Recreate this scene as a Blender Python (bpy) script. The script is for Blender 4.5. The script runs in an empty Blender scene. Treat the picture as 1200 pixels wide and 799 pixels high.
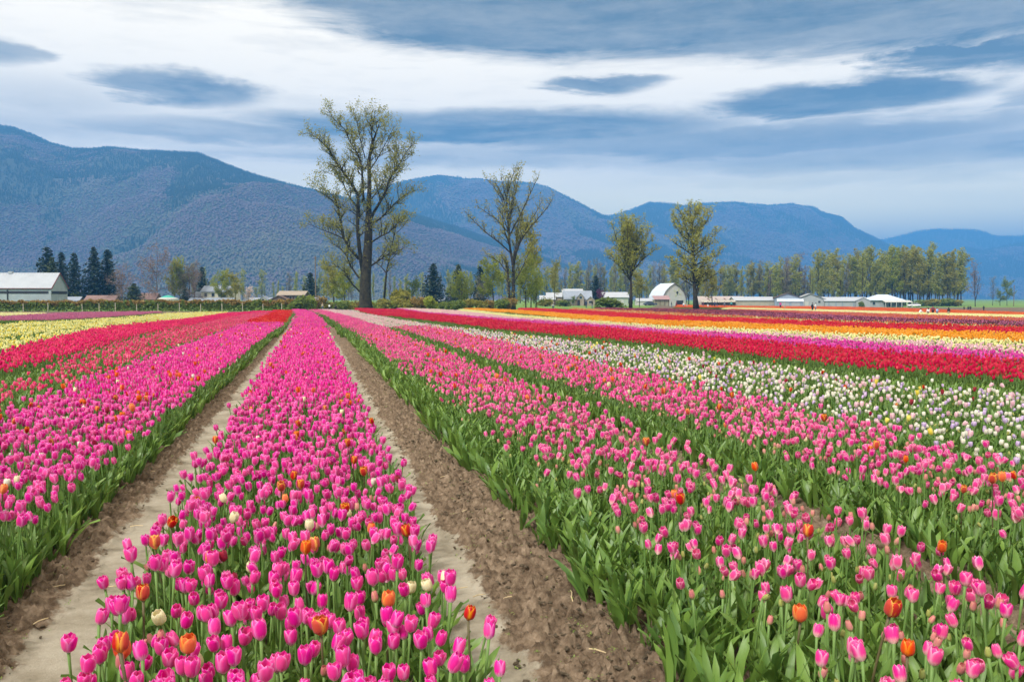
import bpy, bmesh, math, random
import numpy as np
from mathutils import Vector, Matrix, Euler, noise as mnoise

rng = np.random.default_rng(7)
random.seed(7)
sc = bpy.context.scene
col = sc.collection
R_ = math.radians

# ------------------------------------------------------------------ camera
F0 = 1000.0                    # focal length in pixels of the 1200 px wide photograph
PITCH = math.atan(49.5 / F0)
YAW = math.atan(0.235)
EYE = 1.6
SA, CA = math.sin(YAW), math.cos(YAW)
SP, CP = math.sin(PITCH), math.cos(PITCH)
cam_d = bpy.data.cameras.new('camera')
cam_d.sensor_width = 36.0
cam_d.lens = 36.0 * F0 / 1200.0
cam_d.clip_start = 0.05
cam_d.clip_end = 60000
cam = bpy.data.objects.new('camera', cam_d)
col.objects.link(cam)
cam.location = (0, 0, EYE)
cam.rotation_euler = (math.pi / 2 - PITCH, 0, -YAW)
sc.camera = cam

# ------------------------------------------------------------------ world: sky with layered clouds
SUN_EL, SUN_AZ = R_(48), R_(-128)        # azimuth measured clockwise from +Y (rows), so the sun stands left and behind
world = bpy.data.worlds.new('World')
sc.world = world
world.use_nodes = True
wt = world.node_tree
wt.nodes.clear()


def wn(kind, **kw):
    n = wt.nodes.new(kind)
    for k, v in kw.items():
        setattr(n, k, v)
    return n


def wmath(op, a, b=None, c=None, clamp=False):
    n = wn('ShaderNodeMath', operation=op, use_clamp=clamp)
    for i, v in enumerate((a, b, c)):
        if v is None:
            continue
        if isinstance(v, (int, float)):
            n.inputs[i].default_value = v
        else:
            wt.links.new(v, n.inputs[i])
    return n.outputs[0]


def build_world():
    L = wt.links.new
    out = wn('ShaderNodeOutputWorld')
    bg = wn('ShaderNodeBackground')
    L(bg.outputs[0], out.inputs[0])
    sky = wn('ShaderNodeTexSky', sky_type='NISHITA')
    sky.sun_disc = False
    sky.sun_elevation = SUN_EL
    sky.sun_rotation = SUN_AZ
    sky.air_density = 1.2
    sky.dust_density = 1.5
    tc = wn('ShaderNodeTexCoord')
    sep = wn('ShaderNodeSeparateXYZ')
    L(tc.outputs['Generated'], sep.inputs[0])
    x, y, z = sep.outputs
    r = wmath('SUBTRACT', wmath('MULTIPLY', x, CA), wmath('MULTIPLY', y, SA))
    f = wmath('ADD', wmath('MULTIPLY', x, SA), wmath('MULTIPLY', y, CA))
    az = wmath('ARCTAN2', r, f)
    hor = wmath('MAXIMUM', wmath('SQRT', wmath('ADD', wmath('MULTIPLY', r, r), wmath('MULTIPLY', f, f))), 0.02)
    te = wmath('DIVIDE', z, hor)
    te = wmath('MAXIMUM', te, 0.0)
    te_c = wmath('MINIMUM', te, 6.0)

    def noise(sx, sy, scale, detail, rough, off=0.0, dist=0.0):
        cb = wn('ShaderNodeCombineXYZ')
        L(wmath('MULTIPLY', az, sx), cb.inputs[0])
        L(wmath('MULTIPLY', te_c, sy), cb.inputs[1])
        cb.inputs[2].default_value = off
        n = wn('ShaderNodeTexNoise')
        n.inputs['Scale'].default_value = scale
        n.inputs['Detail'].default_value = detail
        n.inputs['Roughness'].default_value = rough
        n.inputs['Distortion'].default_value = dist
        L(cb.outputs[0], n.inputs['Vector'])
        return wmath('SUBTRACT', n.outputs['Fac'], 0.5)

    warp = noise(2.2, 7.0, 1.0, 3, 0.5, 1.3)
    fine = noise(7.0, 42.0, 1.0, 6, 0.62, 4.1, 0.35)
    puff = noise(26.0, 60.0, 1.0, 5, 0.6, 9.7, 0.2)
    streak = noise(1.9, 17.0, 1.0, 5, 0.55, 6.2, 0.3)
    V = wmath('ADD', te, wmath('MULTIPLY', warp, 0.03))
    V = wmath('ADD', V, wmath('MULTIPLY', fine, 0.026))
    V = wmath('ADD', V, wmath('MULTIPLY', puff, 0.008))
    U = wmath('ADD', az, wmath('MULTIPLY', fine, 0.16))
    pos = wn('ShaderNodeCombineXYZ')
    L(U, pos.inputs[0])
    L(V, pos.inputs[1])

    def blob(px, py, w, h, soft, strength, use_puff=0.0):
        a = math.atan((px - 600) / F0)
        v = (350 - py) / F0 * math.cos(a)
        s = wn('ShaderNodeVectorMath', operation='SUBTRACT')
        L(pos.outputs[0], s.inputs[0])
        s.inputs[1].default_value = (a, v, 0)
        m = wn('ShaderNodeVectorMath', operation='MULTIPLY')
        L(s.outputs[0], m.inputs[0])
        m.inputs[1].default_value = (F0 / w, F0 / h, 0)
        ln = wn('ShaderNodeVectorMath', operation='LENGTH')
        L(m.outputs[0], ln.inputs[0])
        q = ln.outputs['Value']
        if use_puff:
            q = wmath('ADD', q, wmath('MULTIPLY', puff, use_puff))
        mr = wn('ShaderNodeMapRange', interpolation_type='SMOOTHSTEP')
        L(q, mr.inputs['Value'])
        mr.inputs['From Min'].default_value = 1 - soft
        mr.inputs['From Max'].default_value = 1 + soft
        mr.inputs['To Min'].default_value = strength
        mr.inputs['To Max'].default_value = 0.0
        return mr.outputs[0]

    blobs = [
        (760, -22, 480, 92, .14, .92, .14), (1130, -12, 480, 62, .22, .85, .3), (420, -20, 330, 40, .5, .55, .1),
        (215, 107, 88, 17, .38, .80, .7), (703, 102, 58, 12, .35, .85, .8), (942, 53, 42, 10, .35, .85, 1.3),
        (985, 118, 150, 19, .28, .95, .35), (1112, 72, 85, 16, .35, .85, 1.6), (-5, 66, 36, 13, .5, .7, .8),
        (1230, 62, 70, 18, .5, .8, .6), (1215, 118, 40, 12, .6, .55, .5), (40, 118, 110, 20, .8, .30, .3),
        (590, 152, 270, 23, .32, .80, .2), (850, 166, 330, 19, .38, .74, .25), (1120, 176, 300, 20, .42, .62, .25),
        (300, 158, 200, 14, .5, .55, .2), (560, 186, 280, 11, .6, .45, .2), (1100, 203, 280, 10, .7, .35, .2),
        (110, 150, 190, 14, .8, .32, .1),
    ]
    acc = None
    for b in blobs:
        o = blob(*b)
        acc = o if acc is None else wmath('MAXIMUM', acc, o)
    # streaks that go on over the whole sky
    st = wmath('MULTIPLY', wmath('MAXIMUM', wmath('SUBTRACT', wmath('ADD', streak, wmath('MULTIPLY', fine, 0.35)), 0.03), 0.0), 3.0)
    acc = wmath('ADD', acc, wmath('MULTIPLY', st, 0.42))
    acc = wmath('ADD', acc, wmath('MULTIPLY', wmath('ADD', fine, wmath('MULTIPLY', puff, .5)), 0.42))
    acc = wmath('MAXIMUM', wmath('MINIMUM', acc, 1.0), 0.0)
    # cloud colour
    mix = wn('ShaderNodeMix', data_type='RGBA')
    L(acc, mix.inputs['Factor'])
    mix.inputs['A'].default_value = SKY_WHITE
    mix.inputs['B'].default_value = SKY_DARK
    # clear air low over the hills
    sk = wn('ShaderNodeVectorMath', operation='MULTIPLY')
    L(sky.outputs[0], sk.inputs[0])
    sk.inputs[1].default_value = (SKY_K, SKY_K, SKY_K)
    gr = wn('ShaderNodeMapRange', interpolation_type='SMOOTHSTEP')
    L(wmath('ADD', te, wmath('MULTIPLY', streak, 0.05)), gr.inputs['Value'])
    gr.inputs['From Min'].default_value = 0.07
    gr.inputs['From Max'].default_value = 0.165
    gr.inputs['To Min'].default_value = 0.85
    gr.inputs['To Max'].default_value = 0.0
    low = wn('ShaderNodeMix', data_type='RGBA')
    low.inputs['Factor'].default_value = 0.25
    low.inputs['A'].default_value = SKY_LOW
    L(sk.outputs[0], low.inputs['B'])
    mx2 = wn('ShaderNodeMix', data_type='RGBA')
    L(gr.outputs[0], mx2.inputs['Factor'])
    L(mix.outputs['Result'], mx2.inputs['A'])
    L(low.outputs['Result'], mx2.inputs['B'])
    L(mx2.outputs['Result'], bg.inputs['Color'])
    bg.inputs['Strength'].default_value = 1.0


SKY_WHITE = (1.22, 1.07, 0.83, 1)
SKY_DARK = (0.12, 0.14, 0.14, 1)
SKY_LOW = (3.6, 2.9, 1.15, 1)
SKY_K = 0.10
build_world()

sun_d = bpy.data.lights.new('sun', 'SUN')
sun_d.energy = 3.4
sun_d.angle = R_(10)
sun_d.color = (1.0, 0.97, 0.93)
sun = bpy.data.objects.new('sun', sun_d)
col.objects.link(sun)
sd = Vector((math.sin(SUN_AZ) * math.cos(SUN_EL), math.cos(SUN_AZ) * math.cos(SUN_EL), math.sin(SUN_EL)))
sun.rotation_euler = sd.to_track_quat('Z', 'Y').to_euler()

sc.view_settings.view_transform = 'Standard'
sc.view_settings.look = 'None'
sc.view_settings.gamma = 1
sc.view_settings.use_curve_mapping = False
sc.view_settings.exposure = 0.62
sc.cycles.use_denoising = True
sc.cycles.max_bounces = 5
sc.cycles.diffuse_bounces = 3
sc.cycles.glossy_bounces = 2
sc.cycles.transmission_bounces = 3
sc.cycles.volume_bounces = 0
sc.cycles.caustics_reflective = False
sc.cycles.caustics_refractive = False

HAZE_DENSITY = 3.3e-4
HAZE_COLOR = (0.11, 0.41, 1.0, 1)


# ------------------------------------------------------------------ ground shape and picture geometry helpers
def sstep(a, b, x):
    t = np.clip((np.asarray(x, float) - a) / (b - a), 0, 1)
    return t * t * (3 - 2 * t)


def to_rd(X, Y):
    return X * CA - Y * SA, X * SA + Y * CA


def from_rd(r, d):
    return r * CA + d * SA, -r * SA + d * CA


def zg(X, Y):
    r, d = to_rd(np.asarray(X, float), np.asarray(Y, float))
    return -0.5 * sstep(18, 160, d) - 0.9 * sstep(20, 95, r) * sstep(18, 90, d)


def zg1(X, Y):
    return float(zg(X, Y))


def proj(X, Y, Z):
    r, d = to_rd(X, Y)
    h = Z - EYE
    dep = d * CP - h * SP
    up = d * SP + h * CP
    return 600 + F0 * r / dep, 399.5 - F0 * up / dep


def ray(px, py):
    u, v = (px - 600) / F0, (399.5 - py) / F0
    r, d, h = u, CP + v * SP, -SP + v * CP
    x, y = from_rd(r, d)
    return x, y, h


def unproj(px, py, hgt=0.0):
    """point of the ground (plus hgt) seen at a pixel"""
    x, y, h = ray(px, py)
    lo, hi = 0.5, 1200.0
    for _ in range(60):
        m = 0.5 * (lo + hi)
        if EYE + h * m > zg1(x * m, y * m) + hgt:
            lo = m
        else:
            hi = m
    return x * lo, y * lo


def PD(px, py, d):
    """point at depth d seen at a pixel"""
    x, y, h = ray(px, py)
    dd = x * SA + y * CA
    k = d / dd
    return Vector((x * k, y * k, EYE + h * k))


def GX(px, d):
    """ground point at depth d seen in the column px"""
    p = PD(px, 355, d)
    return p.x, p.y, zg1(p.x, p.y)


# ------------------------------------------------------------------ materials
MATS = {}


def new_mat(name):
    m = bpy.data.materials.new(name)
    m.use_nodes = True
    return m, m.node_tree.nodes, m.node_tree.links, m.node_tree.nodes['Principled BSDF']


def mat(name, c, rough=0.7, var=0.12, scale=3.0, metal=0.0, bump=0.0, bscale=40.0, c2=None, coord='Object', spec=0.3):
    if name in MATS:
        return MATS[name]
    m, N, L, b = new_mat(name)
    b.inputs['Roughness'].default_value = rough
    b.inputs['Metallic'].default_value = metal
    b.inputs['Specular IOR Level'].default_value = spec
    tc = N.new('ShaderNodeTexCoord')
    nz = N.new('ShaderNodeTexNoise')
    nz.inputs['Scale'].default_value = scale
    nz.inputs['Detail'].default_value = 6
    nz.inputs['Roughness'].default_value = 0.6
    L.new(tc.outputs[coord], nz.inputs['Vector'])
    cr = N.new('ShaderNodeValToRGB')
    cr.color_ramp.elements[0].position = 0.32
    cr.color_ramp.elements[1].position = 0.68
    a = [max(0, v * (1 - var)) for v in c]
    bb = [min(1, v * (1 + var)) for v in c] if c2 is None else list(c2)
    cr.color_ramp.elements[0].color = (*a, 1)
    cr.color_ramp.elements[1].color = (*bb, 1)
    L.new(nz.outputs['Fac'], cr.inputs[0])
    L.new(cr.outputs[0], b.inputs['Base Color'])
    if bump:
        n2 = N.new('ShaderNodeTexNoise')
        n2.inputs['Scale'].default_value = bscale
        n2.inputs['Detail'].default_value = 8
        L.new(tc.outputs[coord], n2.inputs['Vector'])
        bp = N.new('ShaderNodeBump')
        bp.inputs['Strength'].default_value = bump
        bp.inputs['Distance'].default_value = 0.05
        L.new(n2.outputs['Fac'], bp.inputs['Height'])
        L.new(bp.outputs[0], b.inputs['Normal'])
    MATS[name] = m
    return m


def leaf_mat(name, c1, c2, transl=0.35, rough=0.55, island=0.7):
    """foliage: colour varies per leaf and per tree, some light passes through"""
    if name in MATS:
        return MATS[name]
    m, N, L, b = new_mat(name)
    g = N.new('ShaderNodeNewGeometry')
    oi = N.new('ShaderNodeObjectInfo')
    mm = N.new('ShaderNodeMath'); mm.operation = 'MULTIPLY'; mm.inputs[1].default_value = island
    L.new(g.outputs['Random Per Island'], mm.inputs[0])
    m2 = N.new('ShaderNodeMath'); m2.operation = 'MULTIPLY_ADD'; m2.inputs[1].default_value = 1 - island
    L.new(oi.outputs['Random'], m2.inputs[0]); L.new(mm.outputs[0], m2.inputs[2])
    mx = N.new('ShaderNodeMix'); mx.data_type = 'RGBA'
    mx.inputs['A'].default_value = (*c1, 1); mx.inputs['B'].default_value = (*c2, 1)
    L.new(m2.outputs[0], mx.inputs['Factor'])
    L.new(mx.outputs['Result'], b.inputs['Base Color'])
    b.inputs['Roughness'].default_value = rough
    b.inputs['Specular IOR Level'].default_value = 0.25
    tr = N.new('ShaderNodeBsdfTranslucent')
    L.new(mx.outputs['Result'], tr.inputs['Color'])
    ms = N.new('ShaderNodeMixShader'); ms.inputs[0].default_value = transl
    L.new(b.outputs[0], ms.inputs[1]); L.new(tr.outputs[0], ms.inputs[2])
    L.new(ms.outputs[0], N['Material Output'].inputs['Surface'])
    MATS[name] = m
    return m


def petal_mat(name, mid, edge, base, edge_amt=0.8, base_h=0.22, flame=None):
    """tulip petal: darker middle, pale rim, pale foot; uv.x across, uv.y from foot to tip"""
    if name in MATS:
        return MATS[name]
    m, N, L, b = new_mat(name)
    uv = N.new('ShaderNodeUVMap'); uv.uv_map = 'UVMap'
    sp = N.new('ShaderNodeSeparateXYZ'); L.new(uv.outputs[0], sp.inputs[0])

    def M(op, a, bb=None, c=None, clamp=False):
        n = N.new('ShaderNodeMath'); n.operation = op; n.use_clamp = clamp
        for i, v in enumerate((a, bb, c)):
            if v is None: continue
            if isinstance(v, (int, float)): n.inputs[i].default_value = v
            else: L.new(v, n.inputs[i])
        return n.outputs[0]
    e = M('ABSOLUTE', M('MULTIPLY_ADD', sp.outputs[0], 2.0, -1.0))      # 0 middle .. 1 rim
    tc = N.new('ShaderNodeTexCoord')
    st = N.new('ShaderNodeTexNoise'); st.inputs['Scale'].default_value = 1.0; st.inputs['Detail'].default_value = 3
    mp = N.new('ShaderNodeMapping'); mp.inputs['Scale'].default_value = (26, 2.0, 1)
    L.new(uv.outputs[0], mp.inputs[0]); L.new(mp.outputs[0], st.inputs['Vector'])
    veins = M('MULTIPLY_ADD', st.outputs['Fac'], 0.5, -0.25)
    g = N.new('ShaderNodeNewGeometry'); oi = N.new('ShaderNodeObjectInfo')
    rnd = M('MULTIPLY_ADD', oi.outputs['Random'], 0.65, M('MULTIPLY', g.outputs['Random Per Island'], 0.35))
    ef = N.new('ShaderNodeMapRange'); ef.interpolation_type = 'SMOOTHSTEP'
    L.new(M('ADD', M('ADD', e, veins), M('MULTIPLY', M('POWER', sp.outputs[1], 6.0), 0.25)), ef.inputs['Value'])
    ef.inputs['From Min'].default_value = 0.45; ef.inputs['From Max'].default_value = 1.15
    ef.inputs['To Max'].default_value = edge_amt
    bf = N.new('ShaderNodeMapRange'); bf.interpolation_type = 'SMOOTHSTEP'
    L.new(M('ADD', sp.outputs[1], veins), bf.inputs['Value'])
    bf.inputs['From Min'].default_value = 0.0; bf.inputs['From Max'].default_value = base_h * 1.6
    bf.inputs['To Min'].default_value = 0.9; bf.inputs['To Max'].default_value = 0.0
    mx = N.new('ShaderNodeMix'); mx.data_type = 'RGBA'
    mx.inputs['A'].default_value = (*mid, 1); mx.inputs['B'].default_value = (*edge, 1)
    L.new(ef.outputs[0], mx.inputs['Factor'])
    mb = N.new('ShaderNodeMix'); mb.data_type = 'RGBA'
    L.new(mx.outputs['Result'], mb.inputs['A']); mb.inputs['B'].default_value = (*base, 1)
    L.new(bf.outputs[0], mb.inputs['Factor'])
    hs = N.new('ShaderNodeHueSaturation')
    L.new(mb.outputs['Result'], hs.inputs['Color'])
    L.new(M('MULTIPLY_ADD', rnd, 0.02, 0.49), hs.inputs['Hue'])
    L.new(M('MULTIPLY_ADD', rnd, -0.18, 1.08), hs.inputs['Saturation'])
    L.new(M('MULTIPLY_ADD', rnd, 0.22, 0.90), hs.inputs['Value'])
    L.new(hs.outputs[0], b.inputs['Base Color'])
    b.inputs['Roughness'].default_value = 0.42
    b.inputs['Specular IOR Level'].default_value = 0.3
    b.inputs['Sheen Weight'].default_value = 0.15
    tr = N.new('ShaderNodeBsdfTranslucent'); L.new(hs.outputs[0], tr.inputs['Color'])
    ms = N.new('ShaderNodeMixShader'); ms.inputs[0].default_value = 0.38
    L.new(b.outputs[0], ms.inputs[1]); L.new(tr.outputs[0], ms.inputs[2])
    L.new(ms.outputs[0], N['Material Output'].inputs['Surface'])
    MATS[name] = m
    return m


# ------------------------------------------------------------------ mesh helpers
def link(o, parent=None):
    col.objects.link(o)
    if parent is not None:
        o.parent = parent
    return o


def np_mesh(name, V, Fq, mats=(), midx=None, uv=None, smooth=True):
    """mesh from numpy verts and faces (rows of equal length, or a list)"""
    me = bpy.data.meshes.new(name)
    V = np.asarray(V, np.float32)
    if isinstance(Fq, np.ndarray):
        nf, k = Fq.shape
        me.vertices.add(len(V)); me.vertices.foreach_set('co', V.ravel())
        me.loops.add(nf * k); me.loops.foreach_set('vertex_index', Fq.astype(np.int32).ravel())
        me.polygons.add(nf)
        me.polygons.foreach_set('loop_start', np.arange(0, nf * k, k, dtype=np.int32))
        lv = Fq.ravel()
    else:
        me.from_pydata(V.tolist(), [], [tuple(f) for f in Fq])
        nf = len(Fq)
        lv = np.concatenate([np.asarray(f) for f in Fq]) if nf else np.zeros(0, int)
    for m in mats:
        me.materials.append(m)
    if midx is not None:
        me.polygons.foreach_set('material_index', np.asarray(midx, np.int32))
    if uv is not None:
        ul = me.uv_layers.new(name='UVMap')
        ul.data.foreach_set('uv', np.asarray(uv, np.float32)[lv].ravel())
    me.polygons.foreach_set('use_smooth', np.full(nf, smooth))
    me.update(calc_edges=True)
    me.validate()
    return me


class MB:
    """collects shapes into one mesh"""

    def __init__(s):
        s.v, s.f, s.m, s.uv = [], [], [], []
        s.cur = 0

    def add(s, V, F, uv=None):
        o = len(s.v)
        s.v.extend([tuple(map(float, p)) for p in V])
        s.f.extend([tuple(int(i) + o for i in f) for f in F])
        s.m.extend([s.cur] * len(F))
        s.uv.extend(uv if uv is not None else [(0.5, 0.5)] * len(V))
        return s

    def box(s, x0, x1, y0, y1, z0, z1):
        V = [(x0, y0, z0), (x1, y0, z0), (x1, y1, z0), (x0, y1, z0), (x0, y0, z1), (x1, y0, z1), (x1, y1, z1), (x0, y1, z1)]
        return s.add(V, [(0, 3, 2, 1), (4, 5, 6, 7), (0, 1, 5, 4), (1, 2, 6, 5), (2, 3, 7, 6), (3, 0, 4, 7)])

    def prism(s, prof, y0, y1, axis='y'):
        """closed profile (a, z) pushed along an axis"""
        n = len(prof)
        if axis == 'y':
            V = [(a, y0, z) for a, z in prof] + [(a, y1, z) for a, z in prof]
        else:
            V = [(y0, a, z) for a, z in prof] + [(y1, a, z) for a, z in prof]
        F = [tuple(range(n)), tuple(range(2 * n - 1, n - 1, -1))]
        F += [(i, i + n, (i + 1) % n + n, (i + 1) % n) for i in range(n)]
        return s.add(V, F)

    def tube(s, P, Rr, n=6, cap=True):
        P = [Vector(p) for p in P]
        V, F = [], []
        ref = None
        for i, p in enumerate(P):
            t = (P[min(i + 1, len(P) - 1)] - P[max(i - 1, 0)])
            if t.length < 1e-9: t = Vector((0, 0, 1))
            t.normalize()
            if ref is None:
                ref = Vector((1, 0, 0)) if abs(t.x) < 0.8 else Vector((0, 1, 0))
            a = (ref - t * ref.dot(t)).normalized()
            b = t.cross(a)
            ref = a
            for k in range(n):
                w = 2 * math.pi * k / n
                V.append(p + (a * math.cos(w) + b * math.sin(w)) * Rr[i])
        for i in range(len(P) - 1):
            for k in range(n):
                F.append((i * n + k, i * n + (k + 1) % n, (i + 1) * n + (k + 1) % n, (i + 1) * n + k))
        if cap and n > 2:
            F.append(tuple(range(n - 1, -1, -1)))
            F.append(tuple((len(P) - 1) * n + k for k in range(n)))
        return s.add(V, F)

    def mesh(s, name, mats, smooth=False):
        return np_mesh(name, s.v, s.f, mats, s.m, s.uv, smooth)

    def build(s, name, mats, parent=None, smooth=False):
        if not isinstance(mats, (list, tuple)): mats = [mats]
        return link(bpy.data.objects.new(name, s.mesh(name, mats, smooth)), parent)


def tag(o, label=None, cat=None, group=None, kind=None):
    if label: o['label'] = label
    if cat: o['category'] = cat
    if group: o['group'] = group
    if kind: o['kind'] = kind
    return o


def empty(name, loc=(0, 0, 0), rz=0.0):
    o = bpy.data.objects.new(name, None)
    o.empty_display_size = 0.2
    o.location = loc
    o.rotation_euler = (0, 0, rz)
    return link(o)


def child(name, me, parent, mtx=None):
    o = link(bpy.data.objects.new(name, me), parent)
    if mtx is not None:
        o.matrix_basis = mtx
    return o


def fbm2(x, y, s, oct=4, seed=0.0):
    v, a, f = np.zeros(np.shape(x)), 1.0, s
    xs, ys = np.ravel(x), np.ravel(y)
    out = np.zeros(len(xs))
    for k in range(oct):
        out += a * np.array([mnoise.noise((p * f, q * f, seed + 7.1 * k)) for p, q in zip(xs, ys)])
        a *= 0.5; f *= 2.03
    return out.reshape(np.shape(x))


def vnoise(x, y, seed=0):
    """fast value noise on arrays"""
    x, y = np.asarray(x, float), np.asarray(y, float)
    xi, yi = np.floor(x).astype(np.int64), np.floor(y).astype(np.int64)
    fx, fy = x - xi, y - yi
    fx, fy = fx * fx * (3 - 2 * fx), fy * fy * (3 - 2 * fy)

    def h(a, b):
        n = (a * 374761393 + b * 668265263 + seed * 974711) & 0xFFFFFFFF
        n = ((n ^ (n >> 13)) * 1274126177) & 0xFFFFFFFF
        return ((n ^ (n >> 16)) & 0xFFFF) / 65535.0
    return (h(xi, yi) * (1 - fx) + h(xi + 1, yi) * fx) * (1 - fy) + (h(xi, yi + 1) * (1 - fx) + h(xi + 1, yi + 1) * fx) * fy


def vfbm(x, y, s, oct=4, seed=0):
    o, a, t = 0, 1.0, 0
    for k in range(oct):
        o = o + a * (vnoise(x * s, y * s, seed + k * 17) - 0.5); t += a
        a *= 0.5; s *= 2.1
    return o / t


# ------------------------------------------------------------------ ground sheets
def grid_obj(name, us, vs, fn, m, smooth=True):
    U, Vv = np.meshgrid(us, vs)
    P = fn(U, Vv)
    nu, nv = len(us), len(vs)
    i = np.arange(nu * nv).reshape(nv, nu)
    Fq = np.stack([i[:-1, :-1], i[:-1, 1:], i[1:, 1:], i[1:, :-1]], -1).reshape(-1, 4)
    return link(bpy.data.objects.new(name, np_mesh(name, P.reshape(-1, 3), Fq, [m], smooth=smooth)))


def geo_space(a, b, n, p=2.5):
    return a + (b - a) * np.linspace(0, 1, n) ** p


def ground_fn(off=0.0, swell=0.0):
    def fn(r, d):
        X, Y = from_rd(r, d)
        Z = zg(X, Y) + off
        if swell:
            Z = Z + swell * vfbm(X, Y, 0.12, 3, 5)
        return np.stack([X, Y, Z], -1)
    return fn


def soil_mat(name, c1, c2, c3, s1, s2, bump, rough=0.95):
    if name in MATS: return MATS[name]
    m, N, L, b = new_mat(name)
    b.inputs['Roughness'].default_value = rough
    b.inputs['Specular IOR Level'].default_value = 0.15
    tc = N.new('ShaderNodeTexCoord')
    n1 = N.new('ShaderNodeTexNoise'); n1.inputs['Scale'].default_value = s1; n1.inputs['Detail'].default_value = 8
    n1.inputs['Roughness'].default_value = 0.65
    n2 = N.new('ShaderNodeTexNoise'); n2.inputs['Scale'].default_value = s2; n2.inputs['Detail'].default_value = 6
    L.new(tc.outputs['Object'], n1.inputs['Vector']); L.new(tc.outputs['Object'], n2.inputs['Vector'])
    cr = N.new('ShaderNodeValToRGB')
    cr.color_ramp.elements[0].position = 0.3; cr.color_ramp.elements[0].color = (*c1, 1)
    cr.color_ramp.elements[1].position = 0.7; cr.color_ramp.elements[1].color = (*c2, 1)
    L.new(n1.outputs['Fac'], cr.inputs[0])
    mx = N.new('ShaderNodeMix'); mx.data_type = 'RGBA'
    mr = N.new('ShaderNodeMapRange'); mr.inputs['From Min'].default_value = 0.52; mr.inputs['From Max'].default_value = 0.68
    L.new(n2.outputs['Fac'], mr.inputs['Value']); L.new(mr.outputs[0], mx.inputs['Factor'])
    L.new(cr.outputs[0], mx.inputs['A']); mx.inputs['B'].default_value = (*c3, 1)
    L.new(mx.outputs['Result'], b.inputs['Base Color'])
    n3 = N.new('ShaderNodeTexNoise'); n3.inputs['Scale'].default_value = s2 * 9; n3.inputs['Detail'].default_value = 8
    L.new(tc.outputs['Object'], n3.inputs['Vector'])
    bp = N.new('ShaderNodeBump'); bp.inputs['Strength'].default_value = bump; bp.inputs['Distance'].default_value = 0.02
    L.new(n3.outputs['Fac'], bp.inputs['Height']); L.new(bp.outputs[0], b.inputs['Normal'])
    MATS[name] = m
    return m


M_grass = soil_mat('grass_ground', (0.085, 0.17, 0.03), (0.15, 0.26, 0.05), (0.20, 0.20, 0.075), 0.05, 0.7, 0.4)
M_soil = soil_mat('field_soil', (0.10, 0.072, 0.048), (0.17, 0.125, 0.085), (0.075, 0.055, 0.038), 3.0, 11.0, 0.7)
M_rough = soil_mat('rough_soil', (0.14, 0.108, 0.072), (0.23, 0.18, 0.12), (0.12, 0.09, 0.06), 30.0, 60.0, 1.0)
M_track = soil_mat('packed_track', (0.30, 0.255, 0.195), (0.41, 0.355, 0.275), (0.235, 0.195, 0.145), 2.6, 9.0, 0.5)
M_verge = soil_mat('verge_grass', (0.13, 0.21, 0.04), (0.19, 0.27, 0.055), (0.22, 0.19, 0.08), 0.15, 1.3, 0.4)

rs = np.concatenate([-geo_space(0, 16000, 70, 3.2)[::-1], geo_space(0, 16000, 70, 3.2)[1:]])
ds = np.concatenate([[-400, -60, -8], geo_space(-2, 18000, 150, 3.0)])
tag(grid_obj('ground', rs, ds, ground_fn(-0.03), M_grass), kind='structure')
rs = np.linspace(-130, 230, 150)
ds = np.concatenate([np.linspace(-6, 30, 60), np.linspace(31, 300, 120)])


def field_fn(r, d):
    lim = np.where(r < 20, 138.0, 292.0)
    lim = np.where((r >= 20) & (r < 50), 138 + (r - 20) / 30 * 154, lim)
    dd = np.minimum(d, lim + (d - lim) * 0.001)
    X, Y = from_rd(r, dd)
    return np.stack([X, Y, zg(X, Y) + 0.0], -1)


tag(grid_obj('field_soil', rs, ds, field_fn, M_soil), kind='structure')


def row_curve(Y):
    """the rows bend a little to the left far out"""
    return -1.15 * np.clip((np.asarray(Y, float) - 32) / 80, 0, 2) ** 2


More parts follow.
